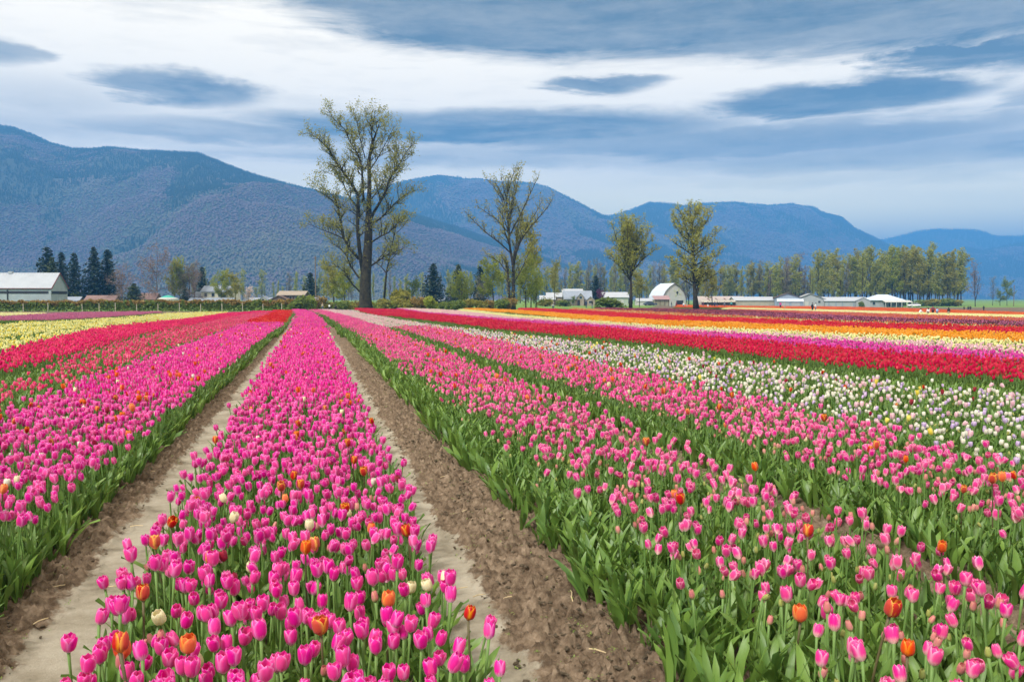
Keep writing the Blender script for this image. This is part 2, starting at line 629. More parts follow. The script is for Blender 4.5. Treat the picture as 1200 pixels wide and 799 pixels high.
def path_mat():
    """packed pale track and loose brown soil, blended by the 'rough' attribute of the sheet"""
    m, N, L, b = new_mat('dirt_path')
    b.inputs['Roughness'].default_value = 0.95
    b.inputs['Specular IOR Level'].default_value = 0.12
    tc = N.new('ShaderNodeTexCoord')

    def nz(scale, det, rough=.62):
        n = N.new('ShaderNodeTexNoise'); n.inputs['Scale'].default_value = scale; n.inputs['Detail'].default_value = det
        n.inputs['Roughness'].default_value = rough
        L.new(tc.outputs['Object'], n.inputs['Vector']); return n.outputs['Fac']

    def ramp(f, stops):
        c = N.new('ShaderNodeValToRGB')
        while len(c.color_ramp.elements) < len(stops): c.color_ramp.elements.new(.5)
        for e, (p, q) in zip(c.color_ramp.elements, stops): e.position = p; e.color = (*q, 1)
        L.new(f, c.inputs[0]); return c.outputs[0]
    track = ramp(nz(3.2, 9, .7), [(.30, (.15, .125, .09)), (.44, (.27, .235, .175)), (.60, (.37, .33, .26)), (.75, (.30, .265, .20))])
    rough = ramp(nz(13, 9, .72), [(.30, (.042, .029, .019)), (.45, (.12, .084, .055)), (.57, (.205, .15, .102)), (.72, (.33, .25, .175))])
    at = N.new('ShaderNodeAttribute'); at.attribute_name = 'rough'
    ad = N.new('ShaderNodeMath'); ad.operation = 'MULTIPLY_ADD'; ad.inputs[1].default_value = 1.1
    L.new(nz(22, 7), ad.inputs[0]); L.new(at.outputs['Fac'], ad.inputs[2])
    mr = N.new('ShaderNodeMapRange'); mr.interpolation_type = 'SMOOTHSTEP'
    mr.inputs['From Min'].default_value = .88; mr.inputs['From Max'].default_value = 1.22
    L.new(ad.outputs[0], mr.inputs['Value'])
    mx = N.new('ShaderNodeMix'); mx.data_type = 'RGBA'
    L.new(mr.outputs[0], mx.inputs['Factor']); L.new(track, mx.inputs['A']); L.new(rough, mx.inputs['B'])
    L.new(mx.outputs['Result'], b.inputs['Base Color'])
    bp = N.new('ShaderNodeBump'); bp.inputs['Strength'].default_value = .8; bp.inputs['Distance'].default_value = .012
    L.new(nz(110, 9, .7), bp.inputs['Height']); L.new(bp.outputs[0], b.inputs['Normal'])
    return m


M_path = path_mat()


def path_sheet(name, xa, xb, x0, side, y0=1.2, y1=58.0, rows=1400, pw=2.4):
    """one dirt strip: packed flat on one side of x0, loose and lumpy on the other"""
    ys = y0 + (y1 - y0) * np.linspace(0, 1, rows) ** pw
    xs = np.linspace(xa, xb, 120 if rows > 400 else 30)
    keep = {}

    def fn(U, V):
        X = U + row_curve(V)
        near = np.clip(1.25 - V / 40, 0.2, 1)
        edge = (U - x0) * side + vfbm(U, V, 3.5, 3, 51) * .16 + vfbm(U, V, 14, 2, 57) * .07
        ro = np.clip(edge / .14 + .35, 0, 1)
        clod = np.maximum(0, vfbm(U, V, 23, 3, 9) - .01) * .17 + np.maximum(0, vfbm(U, V, 38, 2, 14)) * .085 + np.maximum(0, vfbm(U, V, 75, 2, 19)) * .03
        big = vfbm(U, V, 5.0, 3, 3) * .06
        flat = vfbm(U, V, 1.6, 3, 31) * .012 + np.abs(vfbm(U, V, 7, 3, 41)) * .010 + vfbm(U, V, 60, 2, 43) * .004
        keep['ro'] = ro
        return np.stack([X, V, zg(X, V) + .022 + flat * (1 - ro) + ro * (.012 + (big + clod) * near)], -1)
    o = grid_obj(name, xs, ys, fn, M_path)
    a = o.data.attributes.new('rough', 'FLOAT', 'POINT')
    a.data.foreach_set('value', keep['ro'].astype(np.float32).ravel())
    return tag(o, kind='structure')


# left path: rough strip by the left bed, packed track by the middle bed; right path mirrored
path_sheet('dirt_path', -2.0, -0.5, -1.24, -1)
path_sheet('dirt_path', -2.0, -0.5, -1.24, -1, 58.1, 125, 120, 1)
path_sheet('dirt_path', 0.30, 1.75, 0.86, 1, 58.1, 125, 120, 1)
path_sheet('dirt_path', 0.30, 1.75, 0.86, 1)
path_sheet('dirt_path', 2.75, 3.65, 2.6, 1, 1.2, 58, 380)

# clods of earth: too many to count
def clods():
    base = bmesh.new(); bmesh.ops.create_icosphere(base, subdivisions=1, radius=1.0)
    bv = np.array([v.co[:] for v in base.verts]); bf = np.array([[v.index for v in f.verts] for f in base.faces]); base.free()
    Vs, Fs, o = [], [], 0
    for (xa, xb, n) in ((-1.95, -1.24, 2400), (0.84, 1.72, 3000)):
        for i in range(n):
            y = 2.2 + 22 * random.random() ** 1.7
            t = random.random()
            x = xa + (xb - xa) * t
            s = random.choice((0.004, 0.006, 0.008, 0.010, 0.013)) * random.uniform(.7, 1.2)
            jit = 1 + 0.35 * (rng.random((len(bv), 1)) - .5) * 2
            v = bv * jit * (s * random.uniform(.8, 1.6), s * random.uniform(.8, 1.6), s * .75)
            a = random.random() * 6.3
            v = v @ np.array([[math.cos(a), math.sin(a), 0], [-math.sin(a), math.cos(a), 0], [0, 0, 1]])
            Vs.append(v + (x, y, zg1(x, y) + 0.030 + .03 * min(1, abs(x - (xb if x < 0 else xa)) / .3) + s * .1)); Fs.append(bf + o); o += len(bv)
    me = np_mesh('soil_clods', np.concatenate(Vs), np.concatenate(Fs), [M_rough], smooth=False)
    tag(link(bpy.data.objects.new('soil_clods', me)), 'brown clods of earth strewn over the rough soil strips', 'soil', kind='stuff')


clods()

# seedling weeds on the rough soil
def weeds():
    g = np.random.default_rng(77)
    C = []
    for xa, xb, n in ((-1.9, -1.2, 220), (.8, 1.6, 420)):
        for i in range(n):
            y = 2.6 + 16 * g.random() ** 1.6; x = g.uniform(xa, xb)
            z = zg1(x, y) + .05 + .03 * g.random()
            for k in range(g.integers(3, 8)): C.append((x + g.normal(0, .012), y + g.normal(0, .012), z + g.random() * .012))
    n = len(C); C = np.array(C)
    a = g.normal(size=(n, 3)); a[:, 2] = np.abs(a[:, 2]) * .5; a /= np.linalg.norm(a, axis=1)[:, None]
    b = np.cross(a, (0, 0, 1.0)); b /= np.linalg.norm(b, axis=1)[:, None] + 1e-9
    s = g.uniform(.006, .016, n)[:, None]
    V = np.stack([C, C + a * s * .5 + b * s * .25, C + a * s, C + a * s * .5 - b * s * .25], 1).reshape(-1, 3)
    m = leaf_mat('weed_leaf', (.14, .22, .04), (.26, .33, .08), .3)
    tag(link(bpy.data.objects.new('weeds', np_mesh('weeds', V, np.arange(4 * n).reshape(n, 4), [m], smooth=False))), 'tiny green seedling weeds sprinkled over the rough soil', 'weeds', kind='stuff')


weeds()

# straw pieces on the soil
M_straw = mat('straw', (0.55, 0.43, 0.25), 0.8, 0.2, 20)
straw_spots = [(670, 700, 9, 1.35), (606, 655, 7, -.5), (598, 702, 5, .3), (540, 692, 5, .1), (160, 618, 7, -.6), (66, 690, 6, .7), (175, 555, 6, .5),
               (815, 752, 5, 1.3), (562, 700, 5, .4), (590, 610, 4, 1.0), (640, 735, 5, .2), (190, 688, 6, -.2), (48, 730, 5, .9), (240, 565, 4, -.4), (520, 560, 4, .3),
               (700, 765, 5, -.7), (545, 600, 4, .8), (130, 690, 4, .1)]
for i, (px, py, ln, a) in enumerate(straw_spots):
    x, y = unproj(px, py, 0.05)
    L_ = ln * 0.008
    b = MB()
    b.tube([(-L_, 0, 0), (-L_ * .3, .004, .004), (L_ * .4, -.003, .006), (L_, .002, .002)], [.0028, .003, .0028, .002], 5)
    o = b.build('straw', M_straw)
    o.location = (x, y, zg1(x, y) + 0.06)
    o.rotation_euler = (random.uniform(-.12, .12), random.uniform(-.15, .15), a)
    side = 'beside the bed with many buds' if px > 400 else 'between the two hot pink beds'
    if i == 0: tag(o, 'longest straw, lying lengthwise on brown soil beside the bed with many buds', 'straw')
    else: tag(o, 'short pale straw on the rough soil ' + side, 'straw', 'straws on the soil ' + side)

# ------------------------------------------------------------------ mountains
M_mount = soil_mat('mountain_floor', (0.040, 0.052, 0.036), (0.075, 0.085, 0.058), (0.12, 0.10, 0.09), 0.0016, 0.006, 0.0)


def mountain(name, sil, D, depth, seed, label, rough=1.0, step=4):
    xs = np.array([p[0] for p in sil], float); ys = np.array([p[1] for p in sil], float)
    cols = np.arange(xs[0], xs[-1] + 1, step)
    yy = np.interp(cols, xs, ys)
    # small natural unevenness
    yy = yy + 1.2 * vfbm(cols, cols * 0 + seed, 0.05, 3, seed)
    ts = np.concatenate([np.linspace(0, 1, 46), np.linspace(1.05, 1.6, 9)])
    T, C = np.meshgrid(ts, cols, indexing='ij')
    Yp = np.interp(C, cols, yy)
    u = (C - 600) / F0
    Dr = D * (1 + 0.05 * np.sin(C * 0.011 + seed))
    zr = EYE + Dr * ((350 - Yp) / F0)
    dep = Dr - depth * (1 - T)
    r = u * dep
    X, Y = from_rd(r, dep)
    prof = np.where(T <= 1, 0.30 * T + 0.70 * (0.5 - 0.5 * np.cos(np.pi * np.clip(T, 0, 1) ** 0.9)) , 1 - (T - 1) * 1.4)
    nz = vfbm(X, Y, 1 / 520.0, 5, seed + 3)
    ridge = 1 - np.abs(vfbm(X, Y, 1 / 380.0, 4, seed + 8)) * 4
    env = np.clip(T * (1 - T) * 4, 0, 1) * (T <= 1)
    Z = (zr + 8) * prof + env * rough * zr * (0.20 * nz + 0.11 * (ridge - .5)) - 8
    # stay under the line of sight to the crest
    lim = EYE + (zr - EYE) * dep / Dr * 0.985
    Z = np.where(T < 0.985, np.minimum(Z, lim), Z)
    P = np.stack([X, Y, Z], -1)
    nv, nu = T.shape
    i = np.arange(nu * nv).reshape(nv, nu)
    Fq = np.stack([i[:-1, :-1], i[:-1, 1:], i[1:, 1:], i[1:, :-1]], -1).reshape(-1, 4)
    o = link(bpy.data.objects.new(name, np_mesh(name, P.reshape(-1, 3), Fq, [M_mount])))
    tag(o, label, 'mountain', kind='structure')
    return P, T


sil1 = [(-330, 152), (-200, 146), (-100, 146), (0, 150), (20, 152), (45, 161), (65, 171), (90, 177), (118, 177), (130, 175), (170, 179), (210, 181), (235, 182), (258, 191), (285, 202), (310, 210), (340, 218), (375, 227), (420, 237), (470, 248), (530, 266), (600, 290), (680, 318), (740, 340)]
sil2 = [(300, 300), (360, 255), (420, 232), (470, 217), (485, 213), (515, 208), (530, 210), (545, 213), (560, 212), (590, 216), (620, 218), (640, 222), (660, 232), (680, 242), (700, 253), (715, 259), (740, 270), (790, 298), (850, 335)]
sil3 = [(600, 300), (650, 275), (700, 258), (720, 255), (740, 249), (760, 241), (780, 242), (800, 244), (830, 241), (860, 240), (875, 242), (900, 244), (925, 242), (950, 245), (962, 252), (985, 258), (1000, 270), (1020, 280), (1040, 290), (1060, 302), (1090, 320), (1130, 342)]
sil4 = [(930, 310), (980, 296), (1030, 284), (1060, 277), (1075, 273), (1100, 271), (1130, 272), (1145, 273), (1165, 280), (1200, 279), (1260, 270), (1360, 268), (1450, 290), (1560, 320)]
sil5 = [(1050, 335), (1080, 316), (1110, 300), (1130, 294), (1150, 297), (1175, 292), (1200, 287), (1260, 276), (1340, 270), (1430, 280), (1530, 320)]
mts = [mountain('mountain', sil1, 2700, 1500, 1, 'big forested mountain sloping down from the white barn side'),
       mountain('mountain', sil2, 4000, 1700, 2, 'forested mountain rising behind the tall cottonwood'),
       mountain('mountain', sil3, 4900, 1900, 3, 'forested mountain with a steep shoulder behind the rounded barn'),
       mountain('mountain', sil4, 7300, 1800, 4, 'far pale blue mountain behind the tree row end', 0.6),
       mountain('mountain', sil5, 5600, 1500, 5, 'low blue foothill behind the green meadow', 0.6)]


# ------------------------------------------------------------------ instancing of uncountable stuff with geometry nodes
def scatter(name, pts, rot, scl, idx, sources, label, cat, parent=None):
    """one 'stuff' object: points that each carry one of the source meshes"""
    me = bpy.data.meshes.new(name)
    n = len(pts)
    me.vertices.add(n)
    me.vertices.foreach_set('co', np.asarray(pts, np.float32).ravel())
    a = me.attributes.new('rot', 'FLOAT_VECTOR', 'POINT'); a.data.foreach_set('vector', np.asarray(rot, np.float32).ravel())
    a = me.attributes.new('scl', 'FLOAT', 'POINT'); a.data.foreach_set('value', np.asarray(scl, np.float32).ravel())
    a = me.attributes.new('idx', 'INT', 'POINT'); a.data.foreach_set('value', np.asarray(idx, np.int32).ravel())
    o = link(bpy.data.objects.new(name, me))
    ng = bpy.data.node_groups.new(name, 'GeometryNodeTree')
    ng.interface.new_socket('Geometry', in_out='INPUT', socket_type='NodeSocketGeometry')
    ng.interface.new_socket('Geometry', in_out='OUTPUT', socket_type='NodeSocketGeometry')
    N, L = ng.nodes, ng.links
    gi, go = N.new('NodeGroupInput'), N.new('NodeGroupOutput')
    m2p = N.new('GeometryNodeMeshToPoints'); L.new(gi.outputs[0], m2p.inputs['Mesh'])

    def attr(nm, t):
        q = N.new('GeometryNodeInputNamedAttribute'); q.data_type = t; q.inputs['Name'].default_value = nm
        return q.outputs['Attribute']
    ar, asc, ai = attr('rot', 'FLOAT_VECTOR'), attr('scl', 'FLOAT'), attr('idx', 'INT')
    e2r = N.new('FunctionNodeEulerToRotation'); L.new(ar, e2r.inputs[0])
    cs = N.new('ShaderNodeCombineXYZ')
    for k in range(3): L.new(asc, cs.inputs[k])
    jn = N.new('GeometryNodeJoinGeometry')
    used = set(np.unique(np.asarray(idx)).tolist())
    for k, src in enumerate(sources):
        if k not in used: continue
        oi = N.new('GeometryNodeObjectInfo'); oi.inputs['Object'].default_value = src; oi.inputs['As Instance'].default_value = True
        cmp = N.new('FunctionNodeCompare'); cmp.data_type = 'INT'; cmp.operation = 'EQUAL'
        ins = [s for s in cmp.inputs if s.type == 'INT']
        L.new(ai, ins[0]); ins[1].default_value = k
        ip = N.new('GeometryNodeInstanceOnPoints')
        L.new(m2p.outputs[0], ip.inputs['Points']); L.new(cmp.outputs[0], ip.inputs['Selection'])
        L.new(oi.outputs['Geometry'], ip.inputs['Instance'])
        L.new(e2r.outputs[0], ip.inputs['Rotation']); L.new(cs.outputs[0], ip.inputs['Scale'])
        L.new(ip.outputs[0], jn.inputs[0])
    L.new(jn.outputs[0], go.inputs[0])
    md = o.modifiers.new('scatter', 'NODES'); md.node_group = ng
    tag(o, label, cat, kind='stuff')
    return o


def src_obj(name, me):
    return bpy.data.objects.new(name, me)          # kept out of the scene, only a source


def cone_tree(seed, h, w, m):
    rr = random.Random(seed)
    b = MB()
    V, F = [], []
    for k, (z0, z1, f) in enumerate(((.08, .5, 1), (.34, .75, .72), (.6, 1, .42))):
        n = 6; o = len(V)
        for i in range(n):
            a = 6.283 * i / n + k
            q = w * .5 * f * rr.uniform(.75, 1.25)
            V.append((q * math.cos(a), q * math.sin(a), h * (z0 + rr.uniform(-.03, .03))))
        V.append((0, 0, h * z1))
        F += [(o + i, o + (i + 1) % n, o + n) for i in range(n)]
    b.add(V, F)
    return b.mesh('conifer_far', [m])


def blob_tree(seed, h, w, m):
    rr = random.Random(seed)
    bm = bmesh.new(); bmesh.ops.create_icosphere(bm, subdivisions=1, radius=1)
    for v in bm.verts:
        v.co *= rr.uniform(.7, 1.2)
        v.co.x *= w * .5; v.co.y *= w * .5; v.co.z = h * .55 + v.co.z * h * .45
    me = bpy.data.meshes.new('broadleaf_far'); bm.to_mesh(me); bm.free(); me.materials.append(m)
    me.polygons.foreach_set('use_smooth', [True] * len(me.polygons))
    return me


M_con_far = leaf_mat('conifer_far', (0.012, 0.028, 0.016), (0.03, 0.055, 0.028), 0.05, 0.8, 0.1)
M_brd_far = leaf_mat('bare_hardwood_far', (0.115, 0.088, 0.105), (0.15, 0.122, 0.135), 0.05, 0.9, 0.1)
M_spr_far = leaf_mat('spring_hardwood_far', (0.10, 0.105, 0.075), (0.14, 0.142, 0.10), 0.05, 0.9, 0.1)


def forest(P, T, n, seed, label, size=1.0):
    g = np.random.default_rng(seed)
    nv, nu = T.shape
    t = g.random(n) ** 0.8 * (45.6)              # rows up to just behind the crest
    # extra along the crest
    k = n // 9
    t[:k] = 44.0 + g.random(k) * 1.9
    c = g.random(n) * (nu - 1.001)
    i0, j0 = np.floor(t).astype(int), np.floor(c).astype(int)
    ft, fc = (t - i0)[:, None], (c - j0)[:, None]
    pts = (P[i0, j0] * (1 - fc) + P[i0, j0 + 1] * fc) * (1 - ft) + (P[i0 + 1, j0] * (1 - fc) + P[i0 + 1, j0 + 1] * fc) * ft
    hz = t / 45.0
    nzs = vfbm(pts[:, 0], pts[:, 1], 1 / 420.0, 4, seed) * 3.0 + vfbm(pts[:, 0], pts[:, 1], 1 / 90.0, 3, seed + 2) * 1.1
    con = (hz * 1.5 - 0.86 + nzs * 1.25 + g.normal(0, .07, n)) > 0
    spring = (vfbm(pts[:, 0], pts[:, 1], 1 / 170.0, 3, seed + 5) + g.normal(0, .12, n) - (hz - .3) * .35) > 0.06
    idx = np.where(con, g.integers(0, 3, n), np.where(spring, 5 + g.integers(0, 2, n), 3 + g.integers(0, 2, n)))
    rot = np.zeros((n, 3)); rot[:, 2] = g.random(n) * 6.28
    scl = g.uniform(0.65, 1.25, n) * size
    pts[:, 2] -= 1.0
    scatter('mountain_forest', pts, rot, scl, idx, FOREST_SRC, label, 'forest')


FOREST_SRC = [src_obj('far_tree', cone_tree(1, 16, 6, M_con_far)), src_obj('far_tree', cone_tree(2, 14, 5.5, M_con_far)), src_obj('far_tree', cone_tree(3, 18, 6.5, M_con_far)),
              src_obj('far_tree', blob_tree(4, 11, 8, M_brd_far)), src_obj('far_tree', blob_tree(5, 9, 7, M_brd_far)),
              src_obj('far_tree', blob_tree(6, 11, 8, M_spr_far)), src_obj('far_tree', blob_tree(7, 9, 7, M_spr_far))]
forest(*mts[0], 170000, 11, 'forest of dark conifers and bare hardwoods on the big mountain by the white barn', .52)
forest(*mts[1], 60000, 12, 'mixed forest on the mountain behind the tall cottonwood', 1.0)
forest(*mts[2], 60000, 13, 'mixed forest on the steep-shouldered mountain behind the rounded barn', 1.15)
forest(*mts[3], 20000, 14, 'forest on the far pale blue mountain', 1.7)
forest(*mts[4], 22000, 15, 'forest on the low blue foothill behind the meadow', 1.6)

# ------------------------------------------------------------------ trees
M_bark = mat('cottonwood_bark', (0.018, 0.013, 0.010), 0.95, 0.5, 1.5, bump=0.8, bscale=5, c2=(0.055, 0.046, 0.026))
M_bark2 = mat('grey_bark', (0.038, 0.03, 0.022), 0.95, 0.4, 1.5, bump=0.5, bscale=6)
M_twig = mat('reddish_twigs', (0.13, 0.085, 0.075), 0.95, 0.3, 1.0)
LV = {
    'hero': leaf_mat('cottonwood_leaf', (0.17, 0.18, 0.03), (0.36, 0.34, 0.07), 0.45),
    'olive': leaf_mat('olive_leaf', (0.19, 0.19, 0.03), (0.38, 0.34, 0.065), 0.42),
    'spring': leaf_mat('fresh_spring_leaf', (0.24, 0.25, 0.04), (0.46, 0.44, 0.09), 0.45),
    'lime': leaf_mat('willow_leaf', (0.20, 0.24, 0.025), (0.36, 0.38, 0.05), 0.45),
    'far': leaf_mat('poplar_leaf', (0.22, 0.24, 0.045), (0.42, 0.42, 0.09), 0.4),
    'grey': leaf_mat('bare_twig_haze', (0.15, 0.13, 0.10), (0.24, 0.22, 0.15), 0.3),
    'rose': leaf_mat('bare_rosy_twig', (0.17, 0.115, 0.105), (0.27, 0.20, 0.17), 0.3),
    'rust': leaf_mat('rusty_hedge_leaf', (0.22, 0.13, 0.03), (0.36, 0.26, 0.07), 0.3),
    'green': leaf_mat('shrub_leaf', (0.09, 0.14, 0.02), (0.22, 0.27, 0.05), 0.35),
    'con': leaf_mat('spruce_needles', (0.008, 0.022, 0.014), (0.024, 0.045, 0.024), 0.1),
    'conol': leaf_mat('cypress_needles', (0.03, 0.05, 0.014), (0.075, 0.095, 0.03), 0.1),
    'plum': leaf_mat('plum_leaf', (0.09, 0.015, 0.055), (0.20, 0.04, 0.12), 0.3),
    'blossom': leaf_mat('cherry_blossom', (0.62, 0.45, 0.42), (0.80, 0.68, 0.62), 0.4),
}


def leaf_quads(C, size, g, up=0.0):
    """one small rhombic leaf cluster for each centre"""
    n = len(C)
    C = np.asarray(C, float)
    a = g.normal(size=(n, 3)); a[:, 2] = a[:, 2] * 0.8 + up
    a /= np.linalg.norm(a, axis=1)[:, None] + 1e-9
    b = g.normal(size=(n, 3)); b -= a * (a * b).sum(1)[:, None]
    b /= np.linalg.norm(b, axis=1)[:, None] + 1e-9
    s = (size * g.uniform(.6, 1.4, n))[:, None]
    V = np.stack([C - a * s, C + b * s * .5 + a * s * .1, C + a * s, C - b * s * .5 + a * s * .1], 1).reshape(-1, 3)
    return V, np.arange(4 * n).reshape(n, 4)


class Tree:
    def __init__(s, seed):
        s.r = random.Random(seed); s.g = np.random.default_rng(seed)
        s.br = []; s.lv = []

    def limb(s, pts, radii):
        s.br.append(([Vector(p) for p in pts], list(radii)))
        return s.br[-1]

    def sprout(s, parents, per_m, length, r0, t0=0.25, t1=1.0, spread=0.8, up=0.35, segs=4, wob=0.18, taper_len=True):
        out = []
        for P, Rr in parents:
            seg = [(P[i + 1] - P[i]).length for i in range(len(P) - 1)]
            tot = sum(seg)
            n = max(1, int(tot * per_m * (t1 - t0) + s.r.random()))
            for k in range(n):
                t = t0 + (t1 - t0) * (k + s.r.random()) / n
                q = t * tot; i = 0
                while i < len(seg) - 1 and q > seg[i]: q -= seg[i]; i += 1
                f = min(1, q / max(seg[i], 1e-6))
                p = P[i].lerp(P[i + 1], f)
                rad = Rr[i] * (1 - f) + Rr[i + 1] * f
                tan = (P[i + 1] - P[i]).normalized()
                rv = Vector((s.r.gauss(0, 1), s.r.gauss(0, 1), s.r.gauss(0, .6)))
                side = rv - tan * rv.dot(tan); side.normalize()
                d = (tan * (1 - spread * .6) + side * spread + Vector((0, 0, up))).normalized()
                L = length * s.r.uniform(.55, 1.2) * ((1.15 - .6 * t) if taper_len else 1)
                pts = [p]; dd = d
                for j in range(segs):
                    dd = (dd + Vector((s.r.gauss(0, wob), s.r.gauss(0, wob), s.r.gauss(0, wob) + up * .18))).normalized()
                    pts.append(pts[-1] + dd * L / segs)
                rr = min(r0 * s.r.uniform(.7, 1.2), rad * .75)
                out.append((pts, [rr * (1 - .85 * j / segs) for j in range(segs + 1)]))
        s.br += out
        return out

    def leaves(s, parents, per_m, jit):
        for P, _ in parents:
            for i in range(len(P) - 1):
                L = (P[i + 1] - P[i]).length
                n = int(L * per_m + s.r.random())
                for _k in range(n):
                    p = P[i].lerp(P[i + 1], s.r.random())
                    s.lv.append((p.x + s.r.gauss(0, jit), p.y + s.r.gauss(0, jit), p.z + s.r.gauss(0, jit)))

    def trunk_mesh(s, m, thin=0.05):
        b = MB()
        for P, Rr in s.br:
            mx = max(Rr)
            n = 10 if mx > .5 else (7 if mx > .2 else (4 if mx > thin else 3))
            b.tube(P, Rr, n, cap=mx > .2)
        return b.mesh('trunk', [m], True)

    def crown_mesh(s, m, size):
        V, Fq = leaf_quads(s.lv, size, s.g)
        return np_mesh('crown', V, Fq, [m], smooth=False)


def place_tree(name, base, trunk, crown, label, cat='tree', group=None, rz=0.0, sc_=1.0, crown_name='crown'):
    o = empty(name, base, rz)
    o.scale = (sc_, sc_, sc_) if not isinstance(sc_, tuple) else sc_
    if trunk is not None: child('trunk', trunk, o)
    if crown is not None: child(crown_name, crown, o)
    return tag(o, label, cat, group)


def traced(seed, d, base_px, limbs, jitd=0.05):
    """limbs traced on the photograph as (x, y, radius px, depth offset px); returns Tree in coordinates of its base"""
    t = Tree(seed)
    bx, by, bz = GX(base_px, d)
    B = Vector((bx, by, bz - .15))
    s = d / F0
    prim = []
    for lb in limbs:
        pts, rad = [], []
        for k, q in enumerate(lb):
            px, py, rp = q[0], q[1], q[2]
            dz = q[3] if len(q) > 3 else 0.0
            pts.append(PD(px, py, d + dz * s) - B); rad.append(rp * s * (.62 if rp < 4.5 else .88))
        prim.append(t.limb(pts, rad))
    return t, prim, B


def dep(lb, amt):
    """let a traced limb lean away from or towards the viewer by amt px at its end"""
    n = len(lb)
    return [(x, y, r, amt * (k / (n - 1)) ** 1.2) for k, (x, y, r) in enumerate(lb)]


# the tall old cottonwood
H = [
    [(429, 366, 11), (428.5, 357, 8.6), (428, 345, 7.6), (428.5, 325, 7), (430, 305, 6.4), (431.5, 285, 5.6), (432, 262, 4.8), (432.5, 240, 4.3), (433, 212, 3.9), (432.5, 188, 3.3), (435.5, 171, 2.7), (440.5, 157, 1.7), (444, 146, .9)],
    dep([(436, 168, 1.6), (435.5, 155, 1.2), (438, 142, .8), (440, 128, .35)], 6),
    dep([(425, 318, 4.2), (421.5, 295, 3.8), (419, 270, 3.4), (419.5, 245, 3.1), (419.5, 228, 2.8), (408, 210, 2.3), (396, 193, 1.8), (385, 175, 1.3), (371, 161, .9), (360, 156, .4)], -14),
    dep([(426, 235, 2.4), (425, 217, 2.2), (424, 196, 1.9), (420, 182, 1.6), (411, 168, 1.3), (404, 152, .95), (391, 139, .6), (384, 129, .3)], 18),
    dep([(434, 258, 3), (438, 249, 2.8), (444, 239, 2.5), (451, 227, 2.2), (456, 211, 1.9), (466, 196, 1.1), (475, 180, .8), (486, 165, .35)], -16),
    dep([(456, 213, 1.5), (462, 200, 1), (463, 184, .7), (468, 170, .35)], 10),
    dep([(434, 262, 2.3), (445, 257, 1.8), (453, 249, 1.5), (463, 238, 1.1), (474, 229, .7), (490, 222, .3)], 20),
    dep([(435, 284, 1.9), (446, 277, 1.5), (455, 273, 1.2), (466, 262, .8), (478, 252, .3)], -12),
    dep([(434, 312, 1.8), (443, 306, 1.5), (451, 300, 1.1), (462, 296, .7), (475, 290, .3)], 14),
    dep([(421, 304, 3.2), (414, 296, 2.9), (408, 289, 2.6), (402, 277, 2.4), (399, 258, 2.2), (396, 242, 1.9), (391, 231, 1.6)], -10),
    dep([(403, 280, 1.4), (395, 276, 1.1), (387, 273, .8), (374, 268, .5), (360, 262, .25)], 8),
    dep([(397, 245, 1.1), (388, 234, .7), (376, 226, .45), (364, 220, .25)], -14),
    dep([(421, 326, 2), (411, 312, 1.6), (406, 300, 1.1), (398, 290, .7), (386, 284, .3)], 16),
    dep([(422, 342, 1.6), (413, 333, 1.3), (405, 320, .9), (396, 312, .5), (384, 306, .25)], -12),
    dep([(420, 246, 1.5), (410, 232, 1.1), (402, 215, .8), (392, 206, .5), (378, 200, .25)], 15),
    dep([(433, 236, 1.2), (441, 226, .9), (450, 214, .6), (458, 204, .3)], 16),
    dep([(433, 200, 1.3), (440, 190, 1), (448, 176, .7), (456, 160, .45), (462, 148, .2)], -10),
    dep([(428, 186, 1), (424, 170, .8), (420, 152, .5), (416, 132, .25)], -14),
]
t, prim, B = traced(21, 160, 429, H)
l2 = t.sprout(prim[1:], 2.1, 4.2, .105, .2, 1.0, .8, .35, 5)
l2 += t.sprout(prim[:1], 1.2, 4.0, .11, .4, 1.0, .9, .3, 5)
l2b = t.sprout(prim[:1], 0.9, 1.6, .05, .02, .45, .8, .6, 3)
l3 = t.sprout(l2, 2.6, 1.9, .055, .12, 1.0, .7, .5, 3)
l3 += [(P[-3:], r[-3:]) for P, r in l2]
t.leaves(l3, 7.5, .28)
t.leaves(l2b, 18, .3)
print('hero leaves', len(t.lv), len(t.br))
place_tree('cottonwood_tree', B, t.trunk_mesh(M_bark), t.crown_mesh(LV['hero'], .15), 'tallest old cottonwood with thick dark forked trunk and sparse spring leaves')

# slender tree leaning beside it
S2 = [[(450, 352, 2.2), (451.5, 335, 1.9), (453, 318, 1.6), (457, 300, 1.3), (461, 280, 1.0), (465, 262, .7), (470, 246, .3)],
      dep([(453, 320, 1.2), (446, 312, .9), (438, 306, .5), (430, 300, .25)], 8), dep([(455, 308, 1), (464, 298, .7), (474, 290, .4), (486, 286, .2)], -8),
      dep([(459, 290, .8), (452, 280, .6), (448, 268, .3)], 8), dep([(462, 276, .7), (472, 266, .5), (480, 254, .25)], 6)]
t, prim, B = traced(22, 172, 450, S2)
l2 = t.sprout(prim, 1.3, 3.4, .09, .3, 1, .85, .25, 4)
l3 = t.sprout(l2, 1.6, 1.5, .045, .2, 1, .8, .3, 3)
t.leaves(l2, 5, .25); t.leaves(l3, 9.0, .25)
place_tree('young_cottonwood_tree', B, t.trunk_mesh(M_bark), t.crown_mesh(LV['hero'], .18), 'slender leafing tree leaning right beside the tallest cottonwood trunk')

